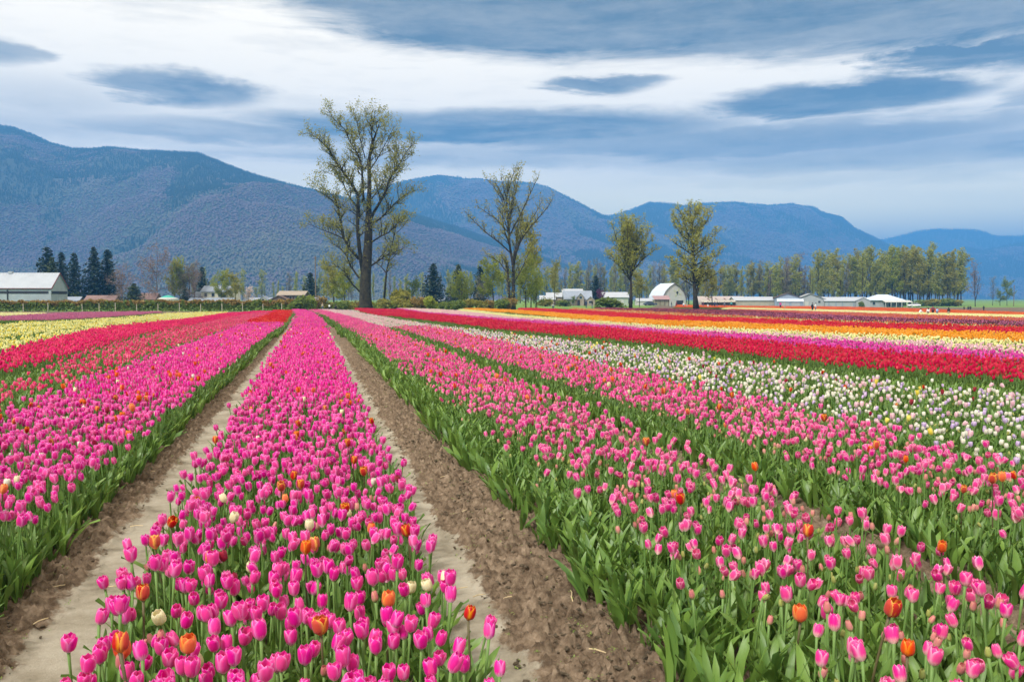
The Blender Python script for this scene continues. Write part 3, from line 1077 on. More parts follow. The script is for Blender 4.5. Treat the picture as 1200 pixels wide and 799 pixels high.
# second tree, wide fan of limbs
T2 = [
    [(600.5, 364, 5.2), (601.5, 345, 3.6), (602, 328, 3), (601, 310, 2.6), (598, 292, 2.1), (596, 273, 1.8), (594.5, 250, 1.4), (594, 231, 1.1), (599, 212, .8), (605, 194, .4)],
    dep([(601.5, 312, 2), (605, 296, 1.8), (609, 285, 1.6), (616, 273, 1.3), (628, 259, 1), (642, 243, .6), (648, 232, .3)], -10),
    dep([(604, 296, 1.3), (610, 280, 1.1), (620, 262, .9), (630, 246, .6), (636, 234, .3)], 12),
    dep([(597, 277, 1.4), (603, 264, 1.2), (610, 252, 1), (617, 236, .8), (628, 213, .5), (632, 205, .3)], 8),
    dep([(596, 262, 1), (600, 247, .9), (602, 231, .7), (608, 208, .4), (611, 196, .25)], -8),
    dep([(599, 297, 1.5), (586, 285, 1.2), (570, 273, .9), (556, 260, .6), (546, 249, .3)], -10),
    dep([(596, 273, 1.2), (584, 259, .9), (570, 249, .6), (560, 242, .3)], 10),
    dep([(594.5, 254, .9), (587, 232, .7), (577, 217, .5), (569, 209, .25)], 8),
    dep([(594, 236, .8), (590, 220, .6), (587, 206, .3)], -8),
    dep([(598, 362, 2.6), (596.5, 345, 2.2), (596, 329, 2), (594.5, 305, 1.6)], 4),
    dep([(596, 322, 1.2), (586, 308, .9), (577, 302, .5), (568, 300, .25)], 6),
    dep([(603, 330, 1), (611, 316, .8), (618, 300, .5), (624, 286, .25)], 6),
]
def crowned(seed, d, px, limbs, lk, bark, lsize, per2, len2, lpm, back):
    """a tree traced from its limbs, filled out with further limbs towards and away from the viewer"""
    t, prim, B = traced(seed, d, px, limbs)
    s_ = d / F0
    more = []
    trunk = prim[0][0]
    for k, (P, Rr) in enumerate(prim[1:]):                # turn each limb about the trunk for depth
        for a in (1.25, 2.35, -1.1)[:back]:
            a += t.r.uniform(-.3, .3)
            rot = Matrix.Rotation(a, 3, 'Z')
            f = t.r.uniform(.75, 1.0)
            q = [P[0]] + [P[0] + Vector(((rot @ (p - P[0])).x * f, (rot @ (p - P[0])).y * f, (p - P[0]).z * t.r.uniform(.85, 1.05))) for p in P[1:]]
            more.append(t.limb(q, [r * .9 for r in Rr]))
    allp = prim[1:] + more
    l2 = t.sprout(allp, per2, len2, .075, .15, 1, .7, .55, 4)
    l2 += t.sprout(prim[:1], per2, len2 * .9, .075, .5, 1, .75, .5, 4)
    l3 = t.sprout(l2, 1.7, len2 * .45, .045, .15, 1, .7, .5, 3)
    t.leaves(l2, lpm * .5, .22); t.leaves(l3, lpm, .22)
    return t.trunk_mesh(bark), t.crown_mesh(LV[lk], lsize), B


tm, cm, B = crowned(23, 165, 600, T2, 'olive', M_bark2, .15, 1.5, 2.7, 8.5, 1)
place_tree('fan_limbed_tree', B, tm, cm, 'half bare tree with wide fan of thin limbs above yellow-green bushes')
T3 = [
    [(739, 364, 4.2), (739.3, 345, 2.7), (739.5, 333, 2.3), (738.5, 318, 1.9), (737, 299, 1.4), (737, 278, .9), (739, 258, .3)],
    dep([(739.5, 325, 1.3), (745, 308, 1.0), (752, 293, .7), (758, 278, .5), (762, 268, .25)], -8), dep([(739, 330, 1.2), (730, 316, .9), (721, 305, .6), (714, 298, .25)], 8),
    dep([(738, 315, 1.2), (729, 297, .9), (722, 279, .6), (718, 264, .25)], -6), dep([(738, 310, 1.1), (746, 290, .9), (748, 272, .6), (745, 257, .25)], 8),
    dep([(737, 300, 1), (731, 282, .8), (728, 266, .5), (729, 256, .25)], -8), dep([(740, 320, 1.1), (751, 306, .8), (761, 298, .5), (767, 293, .25)], 6),
    dep([(738, 305, 1), (743, 286, .8), (752, 271, .5), (756, 262, .25)], 6), dep([(737.5, 292, .8), (734, 275, .6), (734, 258, .25)], 4),
    dep([(739, 328, 1), (726, 312, .7), (717, 304, .4), (711, 302, .2)], -8), dep([(738, 318, 1), (731, 303, .7), (724, 291, .5), (716, 282, .2)], 8), dep([(739, 315, 1), (748, 301, .7), (756, 288, .5), (765, 280, .2)], 8),
]
tm, cm, B = crowned(31, 170, 739, T3, 'spring', M_bark2, .16, 1.9, 2.9, 11, 1)
place_tree('upright_tree', B, tm, cm, 'oval thinly leafed tree standing before the pale green shed')
T4 = [
    [(816, 364, 4.8), (814.5, 345, 3.6), (813.6, 333, 3), (813, 306, 2.4), (811.7, 286, 1.9), (810.8, 263, 1.2), (808, 241, .4)],
    dep([(815.5, 350, 2), (818, 340, 1.7), (822, 325, 1.3), (831, 314, .8), (842, 309, .3)], -6), dep([(813, 320, 1.4), (800, 312, 1), (790, 308, .6), (784, 305, .3)], 8),
    dep([(813, 312, 1.4), (828, 304, 1), (840, 299, .6), (847, 295, .3)], 6), dep([(813, 300, 1.3), (800, 291, .9), (792, 286, .6), (788, 283, .3)], -8),
    dep([(812, 296, 1.3), (826, 285, .9), (836, 277, .6), (842, 272, .3)], -6), dep([(812, 285, 1.2), (800, 277, .9), (794, 268, .5), (790, 261, .3)], 6),
    dep([(811.5, 280, 1.1), (822, 268, .8), (830, 256, .5), (835, 248, .3)], 8), dep([(811, 270, 1), (803, 260, .7), (798, 250, .4), (794, 245, .3)], -6),
    dep([(811, 262, .9), (817, 251, .6), (821, 244, .3)], -6), dep([(813.5, 332, 1.2), (803, 325, .8), (795, 321, .3)], -8), dep([(814, 336, 1.3), (828, 327, .9), (838, 322, .6), (846, 319, .3)], 8),
]
tm, cm, B = crowned(32, 170, 816, T4, 'spring', M_bark, .18, 1.8, 2.8, 10.0, 2)
place_tree('tiered_tree', B, tm, cm, 'full olive-leafed tree standing right beside the rounded white barn')


def round_tree_meshes(seed, H_, W_, lk, bark, nleaf, lsize, trunk_f=.25, droop=0.0):
    """a small background tree; unit-true metres"""
    t = Tree(seed)
    lead = [Vector((.12 * math.sin(f * 5 + seed), .1 * math.cos(f * 4 + seed), H_ * f)) for f in np.linspace(0, .95, 7)]
    p0 = t.limb(lead, [H_ * .017 * (1 - .93 * f) for f in np.linspace(0, 1, 7)])
    limbs = t.sprout([p0], 20 / H_, W_ * .62, H_ * .006, trunk_f, 1, .9, .22, 4)
    l2 = t.sprout(limbs, 4.5 / W_ * 2, W_ * .28, H_ * .003, .2, 1, .8, .3, 3)
    tot = sum((P[i + 1] - P[i]).length for P, _ in l2 for i in range(len(P) - 1))
    t.leaves(l2, nleaf / max(tot, 1) * .7, W_ * .035)
    t.leaves(limbs, nleaf / max(tot, 1) * .35, W_ * .05)
    return t.trunk_mesh(bark, 0.03), t.crown_mesh(LV[lk], lsize)


def poplar_meshes(seed, H_, W_, lk, nleaf, lsize, bare=False):
    t = Tree(seed)
    lead = [Vector((.25 * math.sin(f * 4 + seed), .2 * math.cos(f * 3 + seed), H_ * f)) for f in np.linspace(0, 1, 8)]
    p0 = t.limb(lead, [H_ * .0115 * (1 - .92 * f) for f in np.linspace(0, 1, 8)])
    if seed % 2: t.limb([lead[1], lead[2] + Vector((.7, .3, .5)), lead[4] + Vector((1.4, .4, 0)), lead[6] + Vector((1.9, .2, 0))], [H_ * .01, H_ * .008, H_ * .005, H_ * .001])
    limbs = t.sprout([p0], 30 / H_, W_ * .7, H_ * .0042, .18, 1, .72, .5, 4)
    l2 = t.sprout(limbs, 1.6, W_ * .25, H_ * .0022, .2, 1, .7, .55, 2)
    tot = sum((P[i + 1] - P[i]).length for P, _ in l2 for i in range(len(P) - 1))
    t.leaves(l2, nleaf / max(tot, 1), W_ * .05)
    return t.trunk_mesh(M_bark2, 0.03), t.crown_mesh(LV[lk], lsize)


def conifer_meshes(seed, H_, W_, lk):
    t = Tree(seed)
    lead = [Vector((0, 0, H_ * f)) for f in np.linspace(0, 1, 5)]
    t.limb(lead, [H_ * .016 * (1 - .95 * f) for f in np.linspace(0, 1, 5)])
    n = 46
    for k in range(n):
        f = .07 + .9 * k / n
        reach = W_ * .5 * (1 - f) ** .8 * t.r.uniform(.7, 1.15) + .12
        for j in range(5):
            a = j * 1.257 + k * 1.1 + t.r.uniform(-.3, .3)
            q = reach * t.r.uniform(.75, 1.15)
            m = max(3, int(q * 5))
            for i in range(m):
                u = (i + t.r.random()) / m
                w = .16 * q * (1 - u * .5)
                t.lv.append((math.cos(a) * q * u + t.r.gauss(0, w), math.sin(a) * q * u + t.r.gauss(0, w), H_ * f - q * u * .28 + .25 * q * u * u + t.r.gauss(0, .1)))
    return t.trunk_mesh(M_bark, 0.03), t.crown_mesh(LV[lk], .34)


def bush_meshes(seed, lk, n=1100, lsize=.13):
    """a bush about 2 m across and 1.5 m tall"""
    g = np.random.default_rng(seed)
    t = Tree(seed)
    for k in range(7):
        a = k * .9; q = .5
        t.limb([(0.1 * math.cos(a), .1 * math.sin(a), 0), (.3 * math.cos(a), .3 * math.sin(a), .5), (.62 * math.cos(a), .62 * math.sin(a), 1.1)], [.03, .02, .008])
    lob = [(g.uniform(-.5, .5), g.uniform(-.5, .5), g.uniform(.35, 1.0), g.uniform(.35, .6)) for _ in range(9)]
    C = []
    while len(C) < n:
        x, y, z, r = lob[g.integers(0, 9)]
        v = g.normal(size=3); v /= np.linalg.norm(v); v *= r * g.uniform(.55, 1.05)
        p = (x + v[0], y + v[1], z + v[2] * .9)
        if p[2] > .02: C.append(p)
    V, Fq = leaf_quads(C, lsize, g)
    return t.trunk_mesh(M_bark2), np_mesh('foliage', V, Fq, [LV[lk]], smooth=False)


# ---- conifers and others with their own look
CON = [conifer_meshes(51, 16, 7.5, 'con'), conifer_meshes(52, 16, 6.2, 'con'), conifer_meshes(53, 14, 6.8, 'conol')]


def put(name, meshes, px, d, ytop, h0, label, cat='tree', group=None, wide=1.0, ybase=None, cn='crown'):
    x, y, z = GX(px, d)
    top = PD(px, ytop, d).z
    k = (top - z) / h0
    if name in ('spruce_tree', 'cypress_tree'): wide = wide * 1.4
    o = place_tree(name, (x, y, z - .05), meshes[0], meshes[1], label, cat, group, random.uniform(0, 6.28), (k * wide, k * wide, k), cn)
    return o


put('spruce_tree', CON[0], 57, 240, 287, 16, 'dark spruce with broken outline, nearest the white barn roof', wide=1.25)
put('spruce_tree', CON[1], 73, 246, 293, 16, 'narrow dark spruce squeezed between the broad one and the pointed one')
put('spruce_tree', CON[0], 88, 236, 294, 16, 'pointed dark spruce standing free right of the white barn gable', wide=.95)
put('spruce_tree', CON[0], 111, 240, 287, 16, 'dark spruce of the dense pair, the one beside the pointed spruce', wide=1.0)
put('spruce_tree', CON[1], 127, 243, 290, 16, 'dark spruce of the dense pair, the one above the tan bare shrub', wide=1.2)
put('cypress_tree', CON[2], 62, 228, 299, 14, 'small olive conifer in front of the broken spruce', wide=.8)
put('cypress_tree', CON[2], 157, 205, 331, 14, 'squat dark green cypress beside the red-brown sheds', wide=1.9)
put('spruce_tree', CON[1], 237, 265, 311, 16, 'dark spruce above the cream two-storey house', wide=1.2)
put('spruce_tree', CON[1], 364, 260, 318, 16, 'dark spruce beside the wooden utility pole', wide=1.5)
put('spruce_tree', CON[0], 508, 230, 307, 16, 'solitary dark blue-green conifer right of the slender leaning tree', wide=1.35)
put('cypress_tree', CON[2], 537, 235, 308, 14, 'olive conifer behind the yellow-green willow', wide=1.0)
put('spruce_tree', CON[1], 563, 238, 310, 16, 'small dark conifer above the greyish bare shrub', wide=1.3)
put('spruce_tree', CON[0], 698, 290, 322, 16, 'dark conifer behind the brown farmhouse', wide=1.5)
put('cypress_tree', CON[2], 217, 235, 336, 14, 'low dark green cypress left of the cream house', wide=1.6)

RND = {k: round_tree_meshes(s, 10, 8, k, M_bark2, n, ls) for k, s, n, ls in (('olive', 61, 2600, .2), ('lime', 62, 2600, .22), ('green', 63, 2400, .2), ('grey', 64, 2600, .15), ('plum', 66, 2600, .2), ('blossom', 67, 2000, .2))}
RND['rose'] = round_tree_meshes(65, 10, 8, 'rose', M_twig, 3600, .11, .18)
RND['lime2'] = round_tree_meshes(68, 10, 8, 'lime', M_bark2, 3400, .2, .06)
put('bare_round_tree', RND['rose'], 185, 225, 296, 10, 'round bare tree with rosy twigs behind the green-white canopy', wide=.95)
put('bare_round_tree', RND['rose'], 143, 215, 316, 10, 'tan bare shrubby tree before the dense pair of spruces', wide=1.35)
for px, yt, k, lb in ((205, 311, 'olive', 'olive-brown leafing tree beside the round bare tree'), (211, 309, 'lime', 'thin lime green tree between olive tree and brown bare tree'),
                      (222, 311, 'grey', 'brown bare tree left of the spruce by the cream house'), (228, 313, 'rose', 'mauve bare tree touching the spruce by the cream house'),
                      (260, 322, 'lime', 'pale lime tree right behind the cream house'), (276, 322, 'olive', 'rounded green tree right of the cream house'),
                      (291, 338, 'blossom', 'low pale blossoming tree between the cream and dark houses'),
                      (391, 312, 'olive', 'bushy olive tree left behind the tallest cottonwood'), (404, 322, 'lime', 'low yellow-green tree at the left foot of the tallest cottonwood'),
                      (541, 322, 'lime2', 'yellow-green willow in front of the olive conifer'), (566, 326, 'grey', 'greyish bare round shrub tree below the small dark conifer'),
                      (578, 308, 'lime', 'loose yellow-green tree left of the fan-limbed tree'), (616, 304, 'lime2', 'dense yellow-green willow at the foot of the fan-limbed tree'),
                      (628, 318, 'lime2', 'lower yellow-green willow right of the fan-limbed tree'), (622, 262, 'olive', 'tall thin leafing tree behind the fan-limbed tree'),
                      (703, 341, 'plum', 'small purple plum tree beside the brown farmhouse'), (672, 348, 'green', 'small green tree in the brown farmhouse garden'),
                      (749, 320, 'olive', 'low olive tree behind the oval thinly leafed tree'), (834, 318, 'olive', 'low olive tree behind the tiered tree'),
                      (650, 308, 'olive', 'slim pale tree above the white-roofed house'), (484, 330, 'green', 'low green tree right of the slender leaning tree')):
    w = {622: .5, 211: .6, 205: .8, 650: .55, 616: .95}.get(px, 1.0)
    put('leafing_tree' if k != 'plum' else 'plum_tree', RND[k], px, {703: 255, 672: 250, 650: 250, 749: 230, 834: 235, 541: 180, 616: 172, 628: 178, 578: 180, 622: 185, 391: 180, 404: 168, 484: 176}.get(px, 230), yt, 10, lb, wide=w)
put('lone_tree', poplar_meshes(71, 14, 7, 'rose', 1500, .16), 1142, 330, 313, 14, 'solitary thin reddish bare tree in the green meadow', wide=1.0)
put('lone_tree', poplar_meshes(72, 14, 7, 'grey', 900, .16), 1163, 380, 328, 14, 'faint pale bare tree in the green meadow', wide=1.0)
put('leafing_tree', RND['green'], 1180, 360, 330, 10, 'round green tree in the meadow near the pole', wide=.8)
put('leafing_tree', RND['green'], 1172, 362, 342, 10, 'low green tree touching the round green meadow tree', wide=1.2)

# ---- the tree row along the back: every trunk a tree
POP = [poplar_meshes(80 + k, 20, 6.5, lk, n, ls) for k, (lk, n, ls) in enumerate((('far', 3000, .25), ('far', 2600, .25), ('olive', 3000, .25), ('grey', 2200, .18), ('far', 2200, .25), ('lime', 2400, .25), ('rose', 1600, .16)))]


def row(x0, x1, n, d0, d1, ytop, kinds, label, group, wide=1.0):
    for k in range(n):
        px = x0 + (x1 - x0) * (k + random.random()) / n
        yt = np.interp(px, [p[0] for p in ytop], [p[1] for p in ytop]) + random.choice((-5, -2, 0, 2, 5, 9, 14)) + random.uniform(-2, 3)
        put('row_tree', POP[random.choice(kinds)], px, random.uniform(d0, d1), yt, 20, label, 'tree', group, wide * random.uniform(.65, 1.5))


row(1000, 1128, 44, 350, 400, [(1000, 300), (1080, 297), (1128, 301)], (0, 1, 2, 0, 2, 5, 4), 'tall yellow-green tree of the dense row behind the porch house', 'dense tree row behind the porch house')
row(948, 1002, 16, 360, 400, [(948, 304), (1000, 301)], (0, 1, 2, 4, 3), 'tall leafing tree in the row behind the grey sheds', 'tree row behind the grey sheds')
row(898, 940, 13, 360, 400, [(898, 306), (940, 304)], (3, 6, 3, 4), 'bare brownish tree of the clump behind the dark-gabled shed', 'bare clump behind the dark-gabled shed')
row(845, 950, 26, 390, 450, [(845, 315), (950, 317)], (0, 4, 2, 3), 'olive leafing tree behind the long pink-white greenhouse', 'trees behind the greenhouse')
row(640, 850, 44, 400, 480, [(640, 318), (700, 312), (850, 314)], (3, 4, 0, 3, 4), 'thin misty tree behind the rounded barn and farmhouse', 'misty trees behind the rounded barn')
row(225, 430, 34, 420, 500, [(225, 324), (300, 322), (430, 318)], (4, 3, 0, 5, 4), 'thin misty tree behind the cream and dark houses', 'misty trees behind the houses', .9)
row(430, 640, 28, 400, 480, [(430, 322), (560, 322), (640, 318)], (0, 4, 3, 5), 'thin misty tree in the gap between the two tallest trees', 'misty trees between the two tallest trees', .9)

# ---- bushes
BUSH = {k: bush_meshes(90 + i, k) for i, k in enumerate(('green', 'olive', 'rust', 'lime', 'grey'))}


def bush(px, d, ytop, wpx, k, label, group=None):
    x, y, z = GX(px, d)
    hz = (PD(px, ytop, d).z - z) / 1.45
    w = wpx * d / F0 / 2.0
    o = place_tree('bush', (x, y, z - .03), BUSH[k][0], BUSH[k][1], label, 'bush', group, random.uniform(0, 6.28), (w, w, hz), 'foliage')
    return o


for px in range(352, 596, 11):
    k = random.choice(('green', 'olive', 'green', 'lime', 'rust'))
    bush(px + random.uniform(-3, 3), random.uniform(150, 165) if abs(px - 429) > 14 else 168, random.uniform(345, 354), random.uniform(15, 24), k,
         {'green': 'green', 'olive': 'olive', 'lime': 'yellow-green', 'rust': 'rusty'}[k] + ' bush in the scrub below the two tallest trees', {'green': 'green', 'olive': 'olive', 'lime': 'yellow-green', 'rust': 'rusty'}[k] + ' scrub bushes below the tallest trees')
bush(470, 160, 338, 34, 'olive', 'largest dark olive bush right of the tallest cottonwood')
bush(352, 140, 346, 34, 'green', 'big green bush ending the rusty hedge')
bush(716, 165, 348, 40, 'green', 'spreading green bush before the pale green shed')
for px, yt, w, k in ((1092, 350, 26, 'olive'), (1105, 349, 22, 'green'), (1120, 351, 22, 'olive'), (1078, 351, 18, 'green')):
    bush(px, 335, yt, w, k, ('olive' if k == 'olive' else 'green') + ' bush under the dense tree row', ('olive' if k == 'olive' else 'green') + ' bushes under the dense tree row')
for px, yt, w, k, lb in ((640, 350, 22, 'olive', 'olive bush before the white-roofed house'), (662, 351, 20, 'green', 'green bush at the brown farmhouse wall'), (88, 342, 13, 'lime', 'pale bush at the white barn corner'),
                         (768, 352, 9, 'green', 'dark bush left of the rounded barn lean-to'), (1010, 353, 8, 'green', 'small round shrub by the last grey shed')):
    bush(px, 235 if px < 700 else 296, yt, w, k, lb)

# ---- the clipped rusty hedge on the left and its fence posts
def hedge():
    g = np.random.default_rng(5)
    Vs, cnt = [], 30000
    px = g.uniform(-60, 352, cnt)
    dd = 141 + g.uniform(-.9, .9, cnt)
    u = (px - 600) / F0
    r = u * dd
    X, Y = from_rd(r, dd)
    top = 1.75 + .25 * vfbm(px, px * 0, .09, 3, 4) * 2 + .35 * vfbm(px, px * 0, .4, 2, 8)
    h = top * g.random(cnt) ** .7
    edge = np.abs(dd - 141) / .9
    keep = (h / top > .35) | (edge > .45)
    C = np.stack([X, Y, zg(X, Y) + h], -1)
    root = empty('hedge', (C[0, 0], C[0, 1], zg1(C[0, 0], C[0, 1])))
    tag(root, 'long clipped rusty green hedge along the field edge', 'hedge')
    C = C - np.array(root.location)
    rust = (h / top + vfbm(px, h * 9, .12, 3, 2)) > .78
    for nm, sel, lk in (('upper_foliage', rust & keep, 'rust'), ('lower_foliage', ~rust & keep, 'green')):
        V, Fq = leaf_quads(C[sel], .19, g)
        child(nm, np_mesh(nm, V, Fq, [LV[lk]], smooth=False), root)


hedge()
M_post = mat('weathered_post', (0.42, 0.37, 0.29), 0.9, 0.2, 4)
for k, px in enumerate((-3, 27, 56, 96, 116, 135, 160, 185, 210, 235, 260, 284, 308, 330)):
    x, y, z = GX(px, 138.7)
    b = MB(); b.tube([(0, 0, -.2), (.01, 0, .6), (0, .01, 1.22 + .1 * (k % 3))], [.065, .06, .055], 7)
    o = b.build('fence_post', M_post); o.location = (x, y, z)
    tag(o, 'thin weathered fence post in front of the rusty hedge', 'fence post', 'posts along the hedge')
M_pole = mat('pole_wood', (0.16, 0.12, 0.085), 0.9, 0.2, 3)
for px, d, yt, rr, lb in ((370, 250, 300, .17, 'wooden utility pole beside the dark spruce'), (1188, 345, 334, .14, 'thin wooden pole in the meadow beside the round green tree')):
    x, y, z = GX(px, d); hh = PD(px, yt, d).z - z
    o = empty('utility_pole', (x, y, z))
    b = MB(); b.tube([(0, 0, -.2), (0, 0, hh * .5), (0, 0, hh)], [rr, rr * .9, rr * .75], 8); b.build('pole', M_pole, o)
    b = MB(); b.box(-.55, .55, -.06, .06, hh - .7, hh - .58); b.build('crossarm', M_pole, o)
    tag(o, lb, 'utility pole')

# ------------------------------------------------------------------ buildings
M_white = mat('white_siding', (0.46, 0.45, 0.42), 0.7, 0.06, 1.2)
M_cream = mat('cream_siding', (0.72, 0.66, 0.50), 0.7, 0.06, 1.2)
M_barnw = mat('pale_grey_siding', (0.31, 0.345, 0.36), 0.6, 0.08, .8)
M_tin = mat('bright_metal_roof', (0.36, 0.38, 0.41), 0.45, 0.06, .5)
M_tinb = mat('blue_metal_roof', (0.50, 0.56, 0.63), 0.45, 0.08, .5)
M_greyw = mat('grey_siding', (0.33, 0.34, 0.35), 0.7, 0.08, .8)
M_dgrey = mat('slate_siding', (0.24, 0.29, 0.36), 0.7, 0.08, .8)
M_shing = mat('grey_shingle', (0.25, 0.28, 0.33), 0.85, 0.15, 2)
M_brown = mat('brown_siding', (0.12, 0.075, 0.06), 0.8, 0.15, 1)
M_tan = mat('tan_siding', (0.30, 0.245, 0.19), 0.8, 0.1, 1)
M_redbr = mat('red_brown_sheeting', (0.20, 0.125, 0.11), 0.7, 0.15, 1)
M_trim = mat('maroon_trim', (0.20, 0.055, 0.06), 0.6, 0.1, 2)
M_dark = mat('dark_opening', (0.025, 0.025, 0.028), 0.6, 0.2, 2)
M_dgreen = mat('dark_green_panel', (0.055, 0.075, 0.06), 0.6, 0.2, 1)
M_pgreen = mat('pale_green_siding', (0.35, 0.40, 0.32), 0.7, 0.08, 1)
M_wood = mat('bleached_boards', (0.37, 0.33, 0.27), 0.85, 0.12, .7)
M_film = mat('greenhouse_film', (0.38, 0.31, 0.285), 0.5, 0.08, .4)
M_teal = mat('teal_canvas', (0.05, 0.35, 0.27), 0.6, 0.1, 2)
M_glass, _N, _L, _b = new_mat('window_glass')
_b.inputs['Base Color'].default_value = (0.03, 0.04, 0.05, 1); _b.inputs['Roughness'].default_value = 0.08


class House:
    """a building seen from depth d, columns px0..px1; local x to the right, local y away, z up; turn in degrees"""

    def __init__(s, name, px, d, label, cat='building', turn=0.0):
        x, y, z = GX(px, d)
        s.o = empty(name, (x, y, z - .05), -YAW + R_(turn))
        s.s = d / F0
        tag(s.o, label, cat)

    def part(s, name, b, m, parent=None, smooth=False):
        return b.build(name, m, parent or s.o, smooth)

    def gable(s, x0, x1, y0, y1, hw, hr, mw, mr, along='x', over=.35, th=.14, name_w='wall', name_r='roof'):
        """walls and a pitched roof; ridge runs along x or y"""
        b = MB()
        if along == 'x':
            ym = (y0 + y1) / 2
            b.prism([(y0, 0), (y1, 0), (y1, hw), (ym, hw + hr), (y0, hw)], x0, x1, 'x')
        else:
            xm = (x0 + x1) / 2
            b.prism([(x0, 0), (x1, 0), (x1, hw), (xm, hw + hr), (x0, hw)], y0, y1, 'y')
        w = s.part(name_w, b, mw)
        b = MB()
        a0, a1 = (y0, y1) if along == 'x' else (x0, x1)
        am = (a0 + a1) / 2
        k = hr / (am - a0)
        e = over
        prof = [(a0 - e, hw - k * e + .02), (am, hw + hr + .02), (a1 + e, hw - k * e + .02), (a1 + e, hw - k * e + .02 + th), (am, hw + hr + .02 + th), (a0 - e, hw - k * e + .02 + th)]
        if along == 'x': b.prism(prof, x0 - e, x1 + e, 'x')
        else: b.prism(prof, y0 - e, y1 + e, 'y')
        r = s.part(name_r, b, mr)
        return w, r

    def front(s, name, m, x0, x1, z0, z1, y=0.0, t=.06, parent=None):
        b = MB(); b.box(x0, x1, y - t, y + .03, z0, z1)
        return s.part(name, b, m, parent)

    def window(s, x0, x1, z0, z1, y=0.0, side=None):
        b = MB()
        f = .09
        b.box(x0 - f, x1 + f, y - .07, y + .02, z0 - f, z0); b.box(x0 - f, x1 + f, y - .07, y + .02, z1, z1 + f)
        b.box(x0 - f, x0, y - .069, y + .02, z0, z1); b.box(x1, x1 + f, y - .069, y + .02, z0, z1)
        w = s.part('window', b, M_white)
        b = MB(); b.box(x0, x1, y - .03, y + .01, z0, z1)
        s.part('pane', b, M_glass, w)
        return w


# white barn on the left
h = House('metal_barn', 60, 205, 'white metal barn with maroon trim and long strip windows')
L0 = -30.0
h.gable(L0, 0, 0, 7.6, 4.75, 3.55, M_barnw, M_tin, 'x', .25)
h.front('strip_window', M_dark, L0 + 1, -0.6, 3.35, 3.95)
b = MB(); b.box(-.02, .06, .3, 7.3, 3.3, 3.95); h.part('strip_window', b, M_dark)
h.front('eave_trim', M_trim, L0, .3, 4.50, 4.68, -.27, .05)
b = MB()
for sgn, ya, yb in ((1, -.25, 3.8), (-1, 7.85, 3.8)):
    b.add([(.27, ya, 4.38), (.27, yb, 8.22), (.27, yb, 8.46), (.27, ya, 4.66), (.36, ya, 4.38), (.36, yb, 8.22), (.36, yb, 8.46), (.36, ya, 4.66)],
          [(0, 1, 2, 3), (7, 6, 5, 4), (0, 4, 5, 1), (1, 5, 6, 2), (2, 6, 7, 3), (3, 7, 4, 0)])
h.part('rake_trim', b, M_trim)
h.front('skirt', M_cream, L0, .04, 0, 1.3, 0, .05)
b = MB(); b.box(.0, .05, 0, 7.6, 0, 1.3); h.part('skirt', b, M_cream)
for x in (-10.4, -20.5): h.front('downpipe', M_dark, x - .12, x + .12, 0, 4.3, 0, .16)
b = MB()
for k in range(40):
    x = L0 + .4 + k * .74
    b.add([(x, -.25, 4.50), (x + .06, -.25, 4.50), (x + .06, 3.8, 8.46), (x, 3.8, 8.46), (x, -.25, 4.56), (x + .06, -.25, 4.56), (x + .06, 3.8, 8.52), (x, 3.8, 8.52)],
          [(0, 1, 2, 3), (7, 6, 5, 4), (0, 4, 5, 1), (1, 5, 6, 2), (2, 6, 7, 3), (3, 7, 4, 0)])
tag(h.part('roof_seams', b, M_tin), kind='stuff')
b = MB(); b.box(-12.2, -11.2, 3.4, 4.3, 8.3, 8.8); h.part('ridge_vent', b, M_tin)
h = House('feed_bunker', 42, 201, 'long low dark green bunker in front of the white barn', 'shed')
b = MB(); b.box(-4.1, 4.1, 0, 1.6, 0, 1.55); h.part('wall', b, M_dgreen)
b = MB(); b.box(-4.25, 4.25, -.1, 1.7, 1.55, 1.68); h.part('lid', b, M_dgreen)
for k in range(7): h.front('batten', M_dgreen, -4.0 + k * 1.28, -3.88 + k * 1.28, .05, 1.5, 0, .06)

# low sheds in the gap
h = House('low_shed', 81, 215, 'small brown-roofed shed against the white barn end', 'shed'); h.gable(-2.2, 2.4, 0, 3, 1.5, 1.0, M_brown, M_shing, 'x', .2)
h.front('door', M_white, -.4, .5, .1, 1.3)
h = House('low_shed', 117, 215, 'long low red-brown shed below the dense pair of spruces', 'shed'); h.gable(-4, 3.6, 0, 4, 1.5, 1.35, M_redbr, M_redbr, 'x', .2)
h.front('door', M_white, 1.9, 2.3, .3, 1.6); h.front('door', M_white, -2.6, -1.5, .2, 1.0)
h = House('low_shed', 172, 222, 'red-roofed shed beside the squat cypress', 'shed'); h.gable(-2.2, 2.2, 0, 4, 2.0, 1.5, M_redbr, M_redbr, 'x', .2)
h.front('fascia', M_teal, -2.1, .2, 1.75, 2.05); h.window(-1.2, -.4, .7, 1.4)

